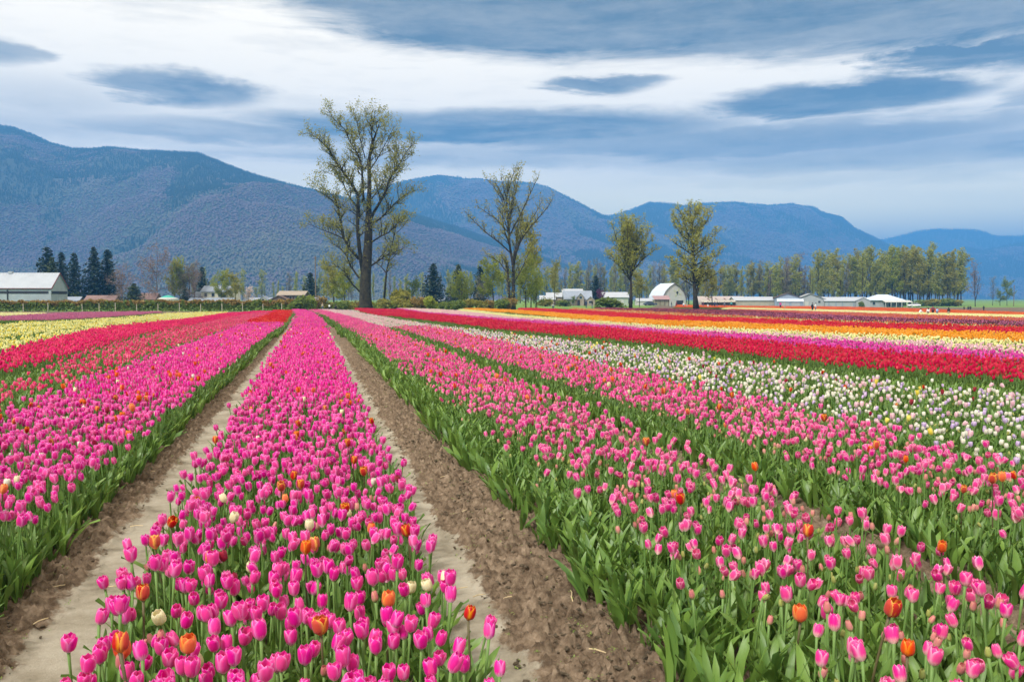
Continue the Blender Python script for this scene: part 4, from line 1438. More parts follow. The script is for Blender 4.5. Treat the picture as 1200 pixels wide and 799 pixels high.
# round canopy
x, y, z = GX(197, 215)
o = empty('garden_canopy', (x, y, z)); tag(o, 'round green and white striped garden canopy by the hedge', 'canopy')
b = MB(); n = 16
prof = [(2.5, 1.55), (2.5, 2.05), (1.9, 2.35), (1.0, 2.75), (.25, 2.95), (0.01, 3.0)]
V, Fc = [], []
for r_, z_ in prof:
    for k in range(n): V.append((r_ * math.cos(6.283 * k / n), r_ * math.sin(6.283 * k / n), z_))
for i in range(len(prof) - 1):
    for k in range(n): Fc.append((i * n + k, i * n + (k + 1) % n, (i + 1) * n + (k + 1) % n, (i + 1) * n + k))
b.add(V, Fc); me = b.mesh('canvas', [M_white, M_teal])
me.polygons.foreach_set('material_index', [1 if (i // n) in (2, 3) else 0 for i in range(len(Fc))]); child('canvas', me, o)
for k in range(6):
    a = 6.283 * k / 6
    b = MB(); b.tube([(2.4 * math.cos(a), 2.4 * math.sin(a), 0), (2.4 * math.cos(a), 2.4 * math.sin(a), 1.7)], [.05, .05], 6); b.build('pole', M_white, o)

# cream two storey house
h = House('farm_house', 253, 230, 'cream two-storey house with blue-grey shingle roofs', 'house')
h.gable(-4.4, 4.1, 1.5, 8, 4.05, 1.5, M_cream, M_shing, 'x', .35)
h.gable(-6.6, 5.0, -2.0, 1.4, 1.25, 1.0, M_cream, M_shing, 'x', .25, name_w='porch_wall', name_r='porch_roof')
h.gable(-6.8, -4.6, 1.6, 7, 2.6, 1.3, M_greyw, M_shing, 'x', .25, name_w='wing_wall', name_r='wing_roof')
for x in (-3.6, -1.6, .2, 1.4): h.window(x, x + .7, 2.7, 3.6, 1.5)
for x in (-5.2, -2.4, .6, 3.1): h.window(x, x + .8, .3, 1.0, -2.0)
b = MB(); b.box(-2.8, -2.4, 4.6, 5.0, 5.2, 6.2); h.part('chimney', b, M_redbr)
h = House('long_bungalow', 306, 235, 'low bungalow with pale roof left of the dark house', 'house')
h.gable(-4.9, 4.4, 0, 6, 1.15, 1.15, M_white, M_shing, 'x', .45)
h.gable(-.9, 2.2, -.4, 3, 1.4, 1.35, M_white, M_shing, 'y', .2, name_w='porch_wall', name_r='porch_roof'); h.window(.3, 1.0, 1.5, 2.1, -.4)
h.front('door', M_dark, -3.6, -2.4, .05, 1.0)
h = House('dark_house', 335, 228, 'dark brown house with pale grey roof and white garage door', 'house')
h.gable(-2.5, 4.2, 2.0, 8, 3.15, .95, M_brown, M_tan, 'x', .5)
h.gable(-4.2, 1.6, -2.2, 1.8, 1.6, 1.25, M_brown, M_brown, 'y', .25, name_w='garage_wall', name_r='garage_roof')
h.front('garage_door', M_white, -2.7, .1, .05, .95, -2.2)
for x in (.4, 2.0, 3.1): h.window(x, x + .7, 2.0, 2.7, 2.0)
h = House('tiny_cottage', 512, 245, 'tiny grey-roofed cottage below the solitary conifer', 'house')
h.gable(-1.9, 1.9, 0, 4, 1.1, 1.0, M_white, M_shing, 'x', .3); h.window(-.6, .2, .4, .9); h.front('door', M_brown, .7, 1.2, .05, .95)
h = House('tiny_cottage', 372, 240, 'tiny dark-roofed cottage at the foot of the utility pole', 'house')
h.gable(-1.6, 1.6, 0, 3, 1.3, 1.0, M_brown, M_shing, 'x', .3); h.window(-.6, .2, .5, 1.0)

# farmstead in the middle
h = House('white_roofed_house', 650, 262, 'white house with stepped white roofs behind garden shrubs', 'house')
h.gable(-4.4, 0, 0, 6, 1.9, 1.1, M_tan, M_tin, 'x', .3)
h.gable(-2.2, 2.6, 3, 9, 2.7, 1.2, M_tan, M_tin, 'x', .3, name_w='upper_wall', name_r='upper_roof')
for x in (-3.9, -2.6, -1.3): h.window(x, x + .7, .9, 1.6)
h = House('brown_farmhouse', 677, 258, 'brown farmhouse with slate roofs and a small dormer', 'house')
h.gable(-4.0, 4.2, 0, 6, 2.1, 2.3, M_tan, M_shing, 'x', .3)
h.gable(-.2, 1.8, -1.2, 3, 2.6, 1.1, M_tan, M_shing, 'y', .2, name_w='dormer_wall', name_r='dormer_roof'); h.window(.4, 1.2, 2.1, 2.9, -1.2)
h.gable(2.3, 5.2, -1.6, 2, 1.5, 1.2, M_tan, M_shing, 'y', .2, name_w='porch_wall', name_r='porch_roof')
for x in (-3.2, -1.8): h.window(x, x + .8, .7, 1.6)
h.front('door', M_dark, -.2, .6, .05, 1.8, -1.2); h.window(3.2, 4.2, .8, 1.5, -1.6)
h = House('red_roofed_house', 670, 285, 'house with red gable peeking over the brown farmhouse roof', 'house')
h.gable(-3, 3.6, 0, 6, 4.2, 1.1, M_tan, M_tin, 'x', .3); h.front('gable_panel', M_redbr, -2.9, -1.2, 3.0, 4.15)
h.front('fascia', M_redbr, -3.1, 3.7, 4.2, 4.4, -.32); h.window(1.4, 2.2, 3.0, 3.8)
h = House('green_shed', 721, 262, 'pale green shed with light metal roof behind the bush', 'shed')
h.gable(-3.6, 4.0, 0, 8, 2.6, 1.5, M_pgreen, M_tin, 'x', .3); h.front('door', M_white, 1.6, 2.6, .05, 2.0); h.window(-2, -1.1, 1.1, 1.9)

# rounded white barn with its lean-to
h = House('gambrel_barn', 790, 300, 'white barn with rounded gambrel roof and painted star on gable', 'barn', turn=18)
W = 4.5
def gam(o=0.0):
    return [(-W - o, 2.2), (-W * .93 - o, 3.6), (-W * .72 - o * .7, 5.4), (-W * .38 - o * .4, 6.9), (0, 7.75 + o), (W * .38 + o * .4, 6.9), (W * .72 + o * .7, 5.4), (W * .93 + o, 3.6), (W + o, 2.2)]
b = MB(); b.prism([(-W, 0)] + gam() + [(W, 0)], 0, 10, 'y'); h.part('wall', b, M_white)
b = MB(); pi_, po_ = gam(.06), gam(.26)
V, Fc = [], []
for yy in (-.3, 10.3):
    V += [(a, yy, z + .02) for a, z in pi_] + [(a, yy, z + .05) for a, z in po_]
n = len(pi_)
for i in range(n - 1):
    Fc += [(n + i, n + i + 1, 3 * n + i + 1, 3 * n + i), (i, 2 * n + i, 2 * n + i + 1, i + 1), (i, i + 1, n + i + 1, n + i), (2 * n + i, 3 * n + i, 3 * n + i + 1, 2 * n + i + 1)]
b.add(V, Fc); h.part('roof', b, M_tinb)
b = MB(); V = [(a, -.36, z) for a, z in gam(.02)] + [(a, -.36, z + .02) for a, z in gam(.28)] + [(a, -.30, z) for a, z in gam(.02)] + [(a, -.30, z + .02) for a, z in gam(.28)]
Fc = []
for i in range(n - 1): Fc += [(i, i + 1, n + i + 1, n + i), (n + i, n + i + 1, 3 * n + i + 1, 3 * n + i), (i, 2 * n + i, 2 * n + i + 1, i + 1)]
b.add(V, Fc); h.part('rake_trim', b, M_brown)
h.front('door', M_dark, .9, 3.6, .05, 1.9); h.front('door_header', M_greyw, -.2, 4.4, 1.95, 2.1)
for k in range(9):                                     # vertical boards of the gable
    x = -3.8 + k * .95
    zt = np.interp(abs(x), [0, W * .38, W * .72, W * .93], [7.4, 6.5, 5.0, 3.3])
    h.front('board_batten', M_white, x - .03, x + .03, 2.2, zt, 0, .025)
star = MB()
for k in range(4):
    a = math.pi / 4 + k * math.pi / 2 + .35
    c, s_ = math.cos(a), math.sin(a)
    P = [(.25, -.12), (1.45, -.30), (1.7, 0), (1.45, .10), (.25, .12)]
    star.add([(u * c - v * s_ + 1.2, -.075, u * s_ + v * c + 4.75) for u, v in P] + [(u * c - v * s_ + 1.2, -.03, u * s_ + v * c + 4.75) for u, v in P],
             [(4, 3, 2, 1, 0), (5, 6, 7, 8, 9)] + [(i, (i + 1) % 5, (i + 1) % 5 + 5, i + 5) for i in range(5)])
h.part('gable_emblem', star, mat('sage_paint', (0.42, 0.45, 0.25), .6, .1, 2))
b = MB(); b.tube([(1.2, -.09, 4.75), (1.2, -.02, 4.75)], [.42, .42], 14); b.box(1.08, 1.32, -.085, -.02, 3.95, 4.75); h.part('emblem_centre', b, M_dark)
h = House('lean_to_stall', 776, 292, 'lean-to with rusty mauve roof in front of the rounded barn', 'shed', turn=4)
b = MB(); b.box(-2.3, 2.5, .2, 3, 0, 2.2); h.part('wall', b, mat('mossy_boards', (.27, .25, .17), .85, .2, 1))
b = MB(); b.prism([(-.3, 2.15), (3.2, 3.4), (3.2, 3.52), (-.3, 2.27)], -2.8, 2.9, 'x'); h.part('roof', b, mat('mauve_roof', (.30, .19, .19), .7, .15, 1))
for x in (-2.2, -.7, .9, 2.3): h.front('post', M_brown, x - .07, x + .07, 0, 2.2, .1, .08)
h = House('white_tent', 757, 300, 'small white-roofed tent left of the rounded barn', 'tent')
h.gable(-3.2, 2.2, 0, 5, 1.5, .9, M_white, M_tin, 'x', .2); h.front('opening', M_dark, .8, 2.0, .05, 1.3)

# long greenhouse and market stall
h = House('greenhouse', 862, 308, 'long greenhouse under pinkish white film with propped vents', 'greenhouse')
b = MB(); prof = [(0, 0), (0, 1.6), (.5, 2.6), (1.6, 3.5), (3.0, 3.85), (4.4, 3.5), (5.5, 2.6), (6, 1.6), (6, 0)]
b.prism(prof, -13.5, 3.6, 'x'); h.part('film', b, M_film)
for k in range(9):
    x = -13.2 + k * 2.05
    b = MB(); b.tube([(x, a - (.05 if a < 3 else -.05), z + .04) for a, z in prof], [.06] * len(prof), 5); h.part('rib', b, M_white)
for x in (-9.6, -6.7, -3.6):
    b = MB(); b.add([(x, .3, 2.3), (x + .5, .3, 2.3), (x - .1, .95, 3.1), (x - .6, .95, 3.1), (x, .2, 2.36), (x + .5, .2, 2.36), (x - .1, .85, 3.2), (x - .6, .85, 3.2)],
                    [(0, 1, 2, 3), (7, 6, 5, 4), (0, 4, 5, 1), (1, 5, 6, 2), (2, 6, 7, 3), (3, 7, 4, 0)]); h.part('vent_flap', b, M_redbr)
h = House('market_stall', 838, 297, 'open market stall with straw-coloured awnings before the greenhouse', 'stall')
for x in (-4.6, -1.6, 1.5, 4.4, 7.2): b = MB(); b.tube([(x, .2, 0), (x, .2, 1.9)], [.06, .06], 6); h.part('post', b, M_brown)
for k, x in enumerate((-4.6, -1.6, 1.5, 4.4)):
    b = MB(); b.prism([(-.5, 1.55 + .05 * k), (2.4, 2.3), (2.4, 2.36), (-.5, 1.62 + .05 * k)], x - .05, x + 2.85, 'x'); h.part('awning', b, M_wood)
b = MB(); b.box(-4.4, 7.4, 1.4, 1.5, 0, 1.5); h.part('back_panel', b, M_dark)
b = MB(); b.box(-4.2, 7.0, .3, 1.0, .75, .85); h.part('counter', b, M_wood)

# grey sheds to the right
h = House('board_shed', 884, 300, 'long low shed with bleached boards and white roof', 'shed')
h.gable(-6.8, 7.2, 0, 8, 2.35, 1.2, M_wood, M_tin, 'x', .3)
for k in range(24): h.front('board', M_wood, -6.7 + k * .58, -6.35 + k * .58, .02, 2.2, 0, .035)
h = House('gabled_shed', 922, 296, 'slate blue shed with dark gable roof and lean-to front', 'shed', turn=-14)
h.gable(-4.0, 4.6, 0, 10, 3.4, 1.45, M_dgrey, M_brown, 'y', .4)
b = MB(); b.prism([(-2.6, 2.0), (-.05, 3.0), (-.05, 3.12), (-2.6, 2.12)], -3.4, 5.4, 'x'); h.part('lean_to_roof', b, M_tinb)
b = MB(); b.box(-3.2, 5.2, -2.3, -.04, 0, 2.0); h.part('lean_to_wall', b, M_dgrey)
h.front('door', M_greyw, -2.2, .6, .05, 1.7, -2.3); h.front('door', M_greyw, 1.4, 4.2, .05, 1.7, -2.3)
h = House('grey_barn', 949, 304, 'light grey shed with broad gable and one small window', 'shed', turn=-14)
h.gable(-5.2, 5.6, 0, 12, 2.7, 2.1, M_greyw, M_greyw, 'y', .4); h.window(2.8, 3.6, 1.5, 2.3); h.front('door', M_white, -1.6, -.4, .05, 2.0)
h = House('low_grey_barn', 992, 300, 'low grey shed with pale roof between the broad gable and porch house', 'shed', turn=-8)
h.gable(-7.2, 7.0, 0, 9, 2.2, 1.3, M_greyw, M_tin, 'x', .35)
for x in (-6.2, -3.8, -1.6, 2.2, 4.4): h.front('door', M_shing, x, x + .5, .1, 1.8)
h.gable(3.0, 7.6, -1.2, 3, 2.3, 1.1, M_greyw, M_tin, 'y', .2, name_w='annex_wall', name_r='annex_roof')
h = House('porch_house', 1043, 305, 'white house with hipped grey roof and deep columned porch', 'house')
b = MB(); b.box(-6.6, 5.6, 2.0, 9, 0, 2.6); h.part('wall', b, M_greyw)
b = MB(); b.add([(-7.3, 1.4, 2.6), (6.2, 1.4, 2.6), (6.2, 9.6, 2.6), (-7.3, 9.6, 2.6), (-2.2, 5.5, 4.55), (1.4, 5.5, 4.55), (-7.3, 1.4, 2.45), (6.2, 1.4, 2.45), (6.2, 9.6, 2.45), (-7.3, 9.6, 2.45)],
                [(0, 1, 5, 4), (1, 2, 5), (2, 3, 4, 5), (3, 0, 4), (6, 7, 1, 0), (7, 8, 2, 1), (8, 9, 3, 2), (9, 6, 0, 3), (9, 8, 7, 6)]); h.part('roof', b, M_tinb)
b = MB(); b.prism([(-1.2, 1.75), (1.35, 2.35), (1.35, 2.47), (-1.2, 1.87)], -2.2, 7.6, 'x'); h.part('porch_roof', b, M_white)
for x in (-2.0, -.1, 1.8, 3.7, 5.6, 7.4): h.front('column', M_white, x - .09, x + .09, 0, 1.8, -1.0, .16)
for x in (-5.4, -1.2, 2.4, 4.2): h.window(x, x + 1.0, .8, 1.9, 2.0)
h.front('door', M_dark, .6, 1.6, .05, 2.0, 2.0)

# parked car by the porch house
def car(px, d, label, paint, turn=0.0):
    x, y, z = GX(px, d)
    o = empty('parked_car', (x, y, z), -YAW + R_(turn)); tag(o, label, 'car')
    def loft(rows, name, m):
        V, Fc, n = [], [], None
        for xs, ring in rows:
            n = len(ring)
            V += [(xs, a, zz) for a, zz in ring]
        for i in range(len(rows) - 1):
            for k in range(n): Fc.append((i * n + k, i * n + (k + 1) % n, (i + 1) * n + (k + 1) % n, (i + 1) * n + k))
        Fc += [tuple(range(n - 1, -1, -1)), tuple((len(rows) - 1) * n + k for k in range(n))]
        b = MB(); b.add(V, Fc); return b.build(name, m, o, True)
    def ring(w, z0, z1): return [(-w, z0), (w, z0), (w * 1.03, (z0 + z1) / 2), (w * .95, z1), (-w * .95, z1), (-w * 1.03, (z0 + z1) / 2)]
    loft([(-2.25, ring(.75, .4, .75)), (-2.0, ring(.86, .3, .92)), (-.9, ring(.88, .26, .98)), (1.0, ring(.88, .26, .95)), (2.0, ring(.85, .3, .82)), (2.28, ring(.72, .4, .66))], 'body', paint)
    loft([(-1.85, ring(.70, .93, .97)), (-1.2, ring(.68, .95, 1.42)), (.2, ring(.68, .95, 1.45)), (1.05, ring(.70, .92, .97))], 'cabin', M_glass)
    b = MB(); b.box(-1.15, .15, -.64, .64, 1.43, 1.49); b.build('car_roof', paint, o)
    rub = mat('tyre_rubber', (.02, .02, .02), .9, .2, 4)
    for xx in (-1.4, 1.4):
        for yy in (-.82, .82):
            b = MB(); b.tube([(xx, yy - .1, .32), (xx, yy + .1, .32)], [.32, .32], 16); w = b.build('wheel', rub, o)
            b = MB(); b.tube([(xx, yy - .115, .32), (xx, yy + .115, .32)], [.18, .18], 12); b.build('rim', M_tin, w)
    for yy in (-.6, .6):
        b = MB(); b.box(2.16, 2.27, yy - .14, yy + .14, .55, .68); b.build('headlight', M_white, o)


car(1071, 310, 'white car parked at the end of the porch house', mat('white_car_paint', (.8, .8, .8), .25, .02, 1, spec=.5), 180)
car(762, 290, 'dark blue car parked beside the white-roofed tent', mat('dark_car_paint', (.03, .045, .07), .25, .05, 1, spec=.5), 10)

# ------------------------------------------------------------------ people
def skin_body(pose):
    """one continuous body grown on a skeleton; returns vertices, faces, region per face (0 skin 1 hair 2 top 3 legs 4 shoes)"""
    J = {}
    def add(nm, p, r, par, reg): J[nm] = (Vector(p), r, par, reg)
    st = {'stand': (0, 0, 0, 0), 'walk': (.16, -.16, .12, -.12), 'arms': (0.02, -.02, 0, 0), 'crouch': None}[pose]
    if pose != 'crouch':
        a, b_, sa, sb = st
        add('pelvis', (0, 0, .92), .145, None, 3)
        add('waist', (0, .01, 1.05), .13, 'pelvis', 2)
        add('chest', (0, .01, 1.27), .155, 'waist', 2)
        add('neckb', (0, .0, 1.43), .085, 'chest', 2)
        add('neck', (0, -.01, 1.49), .055, 'neckb', 0)
        add('head', (0, -.02, 1.59), .098, 'neck', 0)
        add('crown', (0, .0, 1.68), .085, 'head', 1)
        for s_, leg, arm in ((-1, a, sa), (1, b_, sb)):
            add('hip%d' % s_, (s_ * .09, 0, .86), .105, 'pelvis', 3)
            add('knee%d' % s_, (s_ * .1, -leg * .6 - .02, .48), .068, 'hip%d' % s_, 3)
            add('ank%d' % s_, (s_ * .1, -leg + (.05 if leg < 0 else 0), .10), .048, 'knee%d' % s_, 3)
            add('toe%d' % s_, (s_ * .11, -leg - .14, .045), .042, 'ank%d' % s_, 4)
            add('sho%d' % s_, (s_ * .19, .01, 1.38), .07, 'chest', 2)
            if pose == 'arms':
                add('elb%d' % s_, (s_ * .27, -.1, 1.14), .05, 'sho%d' % s_, 2)
                add('wri%d' % s_, (s_ * .12, -.30, 1.30), .036, 'elb%d' % s_, 2)
                add('han%d' % s_, (s_ * .05, -.34, 1.40), .038, 'wri%d' % s_, 0)
            else:
                add('elb%d' % s_, (s_ * .255, .03 - arm * .4, 1.11), .05, 'sho%d' % s_, 2)
                add('wri%d' % s_, (s_ * .26, -.04 - arm * 1.2, .87), .036, 'elb%d' % s_, 2)
                add('han%d' % s_, (s_ * .26, -.06 - arm * 1.4, .78), .038, 'wri%d' % s_, 0)
    else:
        add('pelvis', (0, .12, .30), .15, None, 3)
        add('waist', (0, .08, .45), .14, 'pelvis', 2)
        add('chest', (0, -.04, .66), .155, 'waist', 2)
        add('neckb', (0, -.1, .80), .085, 'chest', 2)
        add('neck', (0, -.13, .86), .055, 'neckb', 0)
        add('head', (0, -.17, .95), .098, 'neck', 0)
        add('crown', (0, -.15, 1.04), .085, 'head', 1)
        for s_ in (-1, 1):
            add('hip%d' % s_, (s_ * .1, .05, .30), .105, 'pelvis', 3)
            add('knee%d' % s_, (s_ * .15, -.28, .46), .07, 'hip%d' % s_, 3)
            add('ank%d' % s_, (s_ * .13, -.02, .10), .05, 'knee%d' % s_, 3)
            add('toe%d' % s_, (s_ * .14, -.18, .045), .042, 'ank%d' % s_, 4)
            add('sho%d' % s_, (s_ * .19, -.07, .77), .07, 'chest', 2)
            add('elb%d' % s_, (s_ * .25, -.22, .58), .05, 'sho%d' % s_, 2)
            add('wri%d' % s_, (s_ * .14, -.42, .58), .036, 'elb%d' % s_, 2)
            add('han%d' % s_, (s_ * .10, -.48, .62), .038, 'wri%d' % s_, 0)
    names = list(J)
    me = bpy.data.meshes.new('body')
    me.from_pydata([J[n][0] for n in names], [(names.index(n), names.index(J[n][2])) for n in names if J[n][2]], [])
    o = bpy.data.objects.new('body', me); col.objects.link(o)
    md = o.modifiers.new('skin', 'SKIN'); md.use_smooth_shade = True
    sv = me.skin_vertices[0].data
    for i, n in enumerate(names):
        sv[i].radius = (J[n][1], J[n][1]); sv[i].use_root = (i == 0)
    sb_ = o.modifiers.new('sub', 'SUBSURF'); sb_.levels = 1; sb_.render_levels = 1
    dg = bpy.context.evaluated_depsgraph_get()
    ev = o.evaluated_get(dg)
    m2 = bpy.data.meshes.new_from_object(ev)
    reg = []
    for p in m2.polygons:
        c = p.center
        best, br = 1e9, 0
        for n in names:
            A, r, par, rg = J[n]
            d1 = (c - A).length - r
            if d1 < best: best, br = d1, rg
        reg.append(br)
    col.objects.unlink(o); bpy.data.objects.remove(o)
    m2.polygons.foreach_set('material_index', reg)
    m2.polygons.foreach_set('use_smooth', [True] * len(reg))
    return m2


BODY = {k: skin_body(k) for k in ('stand', 'walk', 'arms', 'crouch')}
COLS = {'black': (.02, .02, .024), 'navy': (.03, .045, .10), 'maroon': (.19, .04, .06), 'magenta': (.50, .04, .23), 'white': (.75, .75, .74), 'grey': (.33, .35, .38), 'blue': (.28, .45, .72),
        'teal': (.08, .36, .36), 'jeans': (.09, .13, .22), 'tan': (.45, .36, .25), 'orange': (.65, .25, .06), 'sage': (.35, .38, .30), 'steel': (.20, .27, .33), 'purple': (.25, .2, .55)}
M_skin = mat('skin', (.55, .36, .27), .55, .06, 6)
HAIR = {'dark': mat('dark_hair', (.02, .015, .012), .6, .3, 20), 'brown': mat('brown_hair', (.10, .055, .03), .6, .3, 20), 'fair': mat('fair_hair', (.36, .24, .11), .6, .3, 20)}


def cloth(c): return mat('cloth_' + c, COLS[c], .9, .15, 6)


def person(px, pyf, hpx, pose, top, legs, hair, face, label, long_hair=False, bag=None, dmax=None, group=None):
    x, y = unproj(px, pyf)
    r, d = to_rd(x, y)
    if dmax and d > dmax:
        x, y, _ = GX(px, dmax); d = dmax
    z = zg1(x, y)
    H_ = {'crouch': 1.05}.get(pose, 1.72)
    k = min(1.12, max(.62, hpx * d / F0 / H_)) if pose != 'crouch' else 1.0
    o = empty('person', (x, y, z), -YAW + face); o.scale = (k, k, k)
    me = BODY[pose].copy()
    for m in (M_skin, HAIR[hair], cloth(top), cloth(legs), mat('shoes', (.03, .03, .03), .7, .2, 5)): me.materials.append(m)
    child('body', me, o)
    hz = 1.63 if pose != 'crouch' else .99
    hy = 0.0 if pose != 'crouch' else -.16
    b = MB(); V, Fc, n = [], [], 10
    for i in range(6):
        e = math.pi / 2 * (1 - i / 5 * (1.25 if not long_hair else 1.35))
        rr = .118 * math.cos(e); zz = hz + .115 * math.sin(e)
        for q in range(n):
            w = 6.283 * q / n
            yy = math.sin(w) * rr
            V.append((math.cos(w) * rr, hy + .015 + yy * (1.05), zz + (.05 if (yy < -.05 and i > 2) else 0) - (.22 * (i > 4) if long_hair and yy > .0 else 0)))
    for i in range(5):
        for q in range(n): Fc.append((i * n + q, i * n + (q + 1) % n, (i + 1) * n + (q + 1) % n, (i + 1) * n + q))
    b.add(V, Fc); b.build('hair', HAIR[hair], o, True)
    if bag:
        b = MB(); b.box(-.14, .14, .13, .27, 1.02, 1.36); b.build('backpack', cloth(bag), o)
    return tag(o, label, 'person', group)


PI = math.pi
person(546.5, 362.3, 10.6, 'stand', 'black', 'black', 'dark', PI, 'person in black jacket standing in scrub beside the one in grey-blue', bag='grey')
person(558, 362, 10, 'walk', 'steel', 'jeans', 'brown', .6, 'person in grey-blue jacket walking beside the one in black')
person(378, 363.5, 8.5, 'stand', 'tan', 'jeans', 'fair', .4, 'person in tan top standing in the scrub left of the tallest tree')
person(386, 364.2, 8, 'arms', 'white', 'black', 'dark', 2.9, 'person in white top with dark trousers below the tallest tree')
person(393, 364.4, 5, 'crouch', 'black', 'black', 'dark', 1.2, 'person in black crouching below the tallest tree')
person(687, 361.2, 9, 'stand', 'navy', 'navy', 'dark', 2.6, 'person in navy standing before the brown farmhouse')
person(694, 361.3, 9.5, 'walk', 'black', 'jeans', 'dark', -2.2, 'person in black walking before the brown farmhouse')
person(648, 361.5, 7, 'crouch', 'white', 'jeans', 'brown', .8, 'person in white crouching before the white-roofed house')
person(914.5, 363, 11, 'arms', 'magenta', 'black', 'dark', 2.4, 'person in magenta jacket standing before the slate blue shed')
person(919.5, 363, 9, 'stand', 'grey', 'tan', 'fair', 0, 'person in pale grey beside the one in magenta')
person(952, 366.3, 11.5, 'stand', 'black', 'black', 'dark', 2.0, 'person in black beside the one in a white top in the field')
person(955.8, 366.3, 11.2, 'arms', 'white', 'jeans', 'dark', -2.0, 'person in white top and jeans beside the one in black in the field')
person(1078, 369.5, 6, 'crouch', 'white', 'purple', 'dark', 1.5, 'person in white crouching among the flowers beside three standing people')
person(1087.5, 371.5, 11, 'stand', 'white', 'black', 'dark', 2.9, 'person in white top with dark hair at the end of three', long_hair=True)
person(1093, 370.5, 12.5, 'stand', 'maroon', 'black', 'dark', PI, 'person in maroon jacket between the white and light blue ones')
person(1098, 371.6, 11, 'arms', 'blue', 'jeans', 'dark', .3, 'person in light blue jacket beside the one in maroon')
person(1111.5, 371.5, 11.5, 'stand', 'black', 'tan', 'dark', PI, 'person in black top with long dark hair and tan trousers', long_hair=True)
person(1129.7, 365, 6.5, 'stand', 'black', 'black', 'dark', .5, 'person in black standing left of a close pair at the meadow edge')
person(1134.5, 365, 6.5, 'stand', 'black', 'navy', 'dark', PI, 'person in black and navy, half of a close pair at the meadow edge')
person(1137, 364.9, 6.8, 'walk', 'black', 'black', 'brown', -1, 'brown-haired person in black, half of a close pair at the meadow edge')
person(1152.7, 365, 7, 'stand', 'black', 'black', 'dark', 2, 'person in black standing alone at the meadow edge')
person(805, 361.5, 8, 'walk', 'sage', 'grey', 'brown', 1.0, 'person in sage green walking towards the tiered tree')
person(801, 361.3, 7, 'stand', 'white', 'jeans', 'fair', 2.4, 'fair-haired person in white beside the rounded barn door', dmax=285)
person(824, 361.4, 8, 'stand', 'maroon', 'jeans', 'dark', 1.4, 'person in maroon at the market stall')
person(829.5, 361.6, 8.4, 'arms', 'black', 'white', 'dark', 2.8, 'person in black top with white trousers at the market stall')
person(837.5, 361.4, 8.4, 'stand', 'navy', 'black', 'brown', -.6, 'person in navy at the market stall')
person(840.5, 361.2, 8, 'walk', 'black', 'jeans', 'dark', 1.9, 'person in black and jeans walking at the market stall')
person(849, 360.8, 7, 'stand', 'grey', 'jeans', 'dark', .2, 'person in dark grey under the straw-coloured awning', dmax=285)
person(857, 360.6, 7.4, 'stand', 'teal', 'black', 'dark', -.4, 'person in teal before the greenhouse', dmax=285)
person(787, 360.2, 6.5, 'stand', 'black', 'jeans', 'dark', 1.0, 'person in black at the rounded barn door', dmax=288)
person(792.5, 360.2, 6.5, 'stand', 'maroon', 'black', 'brown', -1.0, 'person in maroon at the rounded barn door', dmax=288)

# ------------------------------------------------------------------ tulips
M_stem = leaf_mat('tulip_stem', (0.13, 0.24, 0.055), (0.20, 0.32, 0.09), 0.15, .5)
M_stemd = leaf_mat('dark_stem', (0.10, 0.09, 0.04), (0.15, 0.12, 0.055), 0.1, .5)


def tulip_leaf_mat(name, c1, c2):
    m, N, L, b = new_mat(name)
    uv = N.new('ShaderNodeUVMap'); uv.uv_map = 'UVMap'
    mp = N.new('ShaderNodeMapping'); mp.inputs['Scale'].default_value = (34, 1.6, 1)
    L.new(uv.outputs[0], mp.inputs[0])
    nz = N.new('ShaderNodeTexNoise'); nz.inputs['Scale'].default_value = 1; nz.inputs['Detail'].default_value = 3
    L.new(mp.outputs[0], nz.inputs['Vector'])
    g = N.new('ShaderNodeNewGeometry'); oi = N.new('ShaderNodeObjectInfo')

    def M(op, a, bb=None, c=None):
        n = N.new('ShaderNodeMath'); n.operation = op
        for i, v in enumerate((a, bb, c)):
            if v is None: continue
            if isinstance(v, (int, float)): n.inputs[i].default_value = v
            else: L.new(v, n.inputs[i])
        return n.outputs[0]
    f = M('ADD', M('MULTIPLY_ADD', oi.outputs['Random'], .3, M('MULTIPLY', g.outputs['Random Per Island'], .5)), M('MULTIPLY_ADD', nz.outputs['Fac'], .5, -.15))
    mx = N.new('ShaderNodeMix'); mx.data_type = 'RGBA'; mx.clamp_factor = True
    mx.inputs['A'].default_value = (*c1, 1); mx.inputs['B'].default_value = (*c2, 1)
    L.new(f, mx.inputs['Factor']); L.new(mx.outputs['Result'], b.inputs['Base Color'])
    b.inputs['Roughness'].default_value = .42; b.inputs['Specular IOR Level'].default_value = .45
    bp = N.new('ShaderNodeBump'); bp.inputs['Strength'].default_value = .25; bp.inputs['Distance'].default_value = .002
    L.new(nz.outputs['Fac'], bp.inputs['Height']); L.new(bp.outputs[0], b.inputs['Normal'])
    tr = N.new('ShaderNodeBsdfTranslucent'); L.new(mx.outputs['Result'], tr.inputs['Color'])
    ms = N.new('ShaderNodeMixShader'); ms.inputs[0].default_value = .3
    L.new(b.outputs[0], ms.inputs[1]); L.new(tr.outputs[0], ms.inputs[2]); L.new(ms.outputs[0], N['Material Output'].inputs['Surface'])
    return m


M_tleaf = tulip_leaf_mat('tulip_leaf', (0.040, 0.112, 0.028), (0.24, 0.385, 0.065))

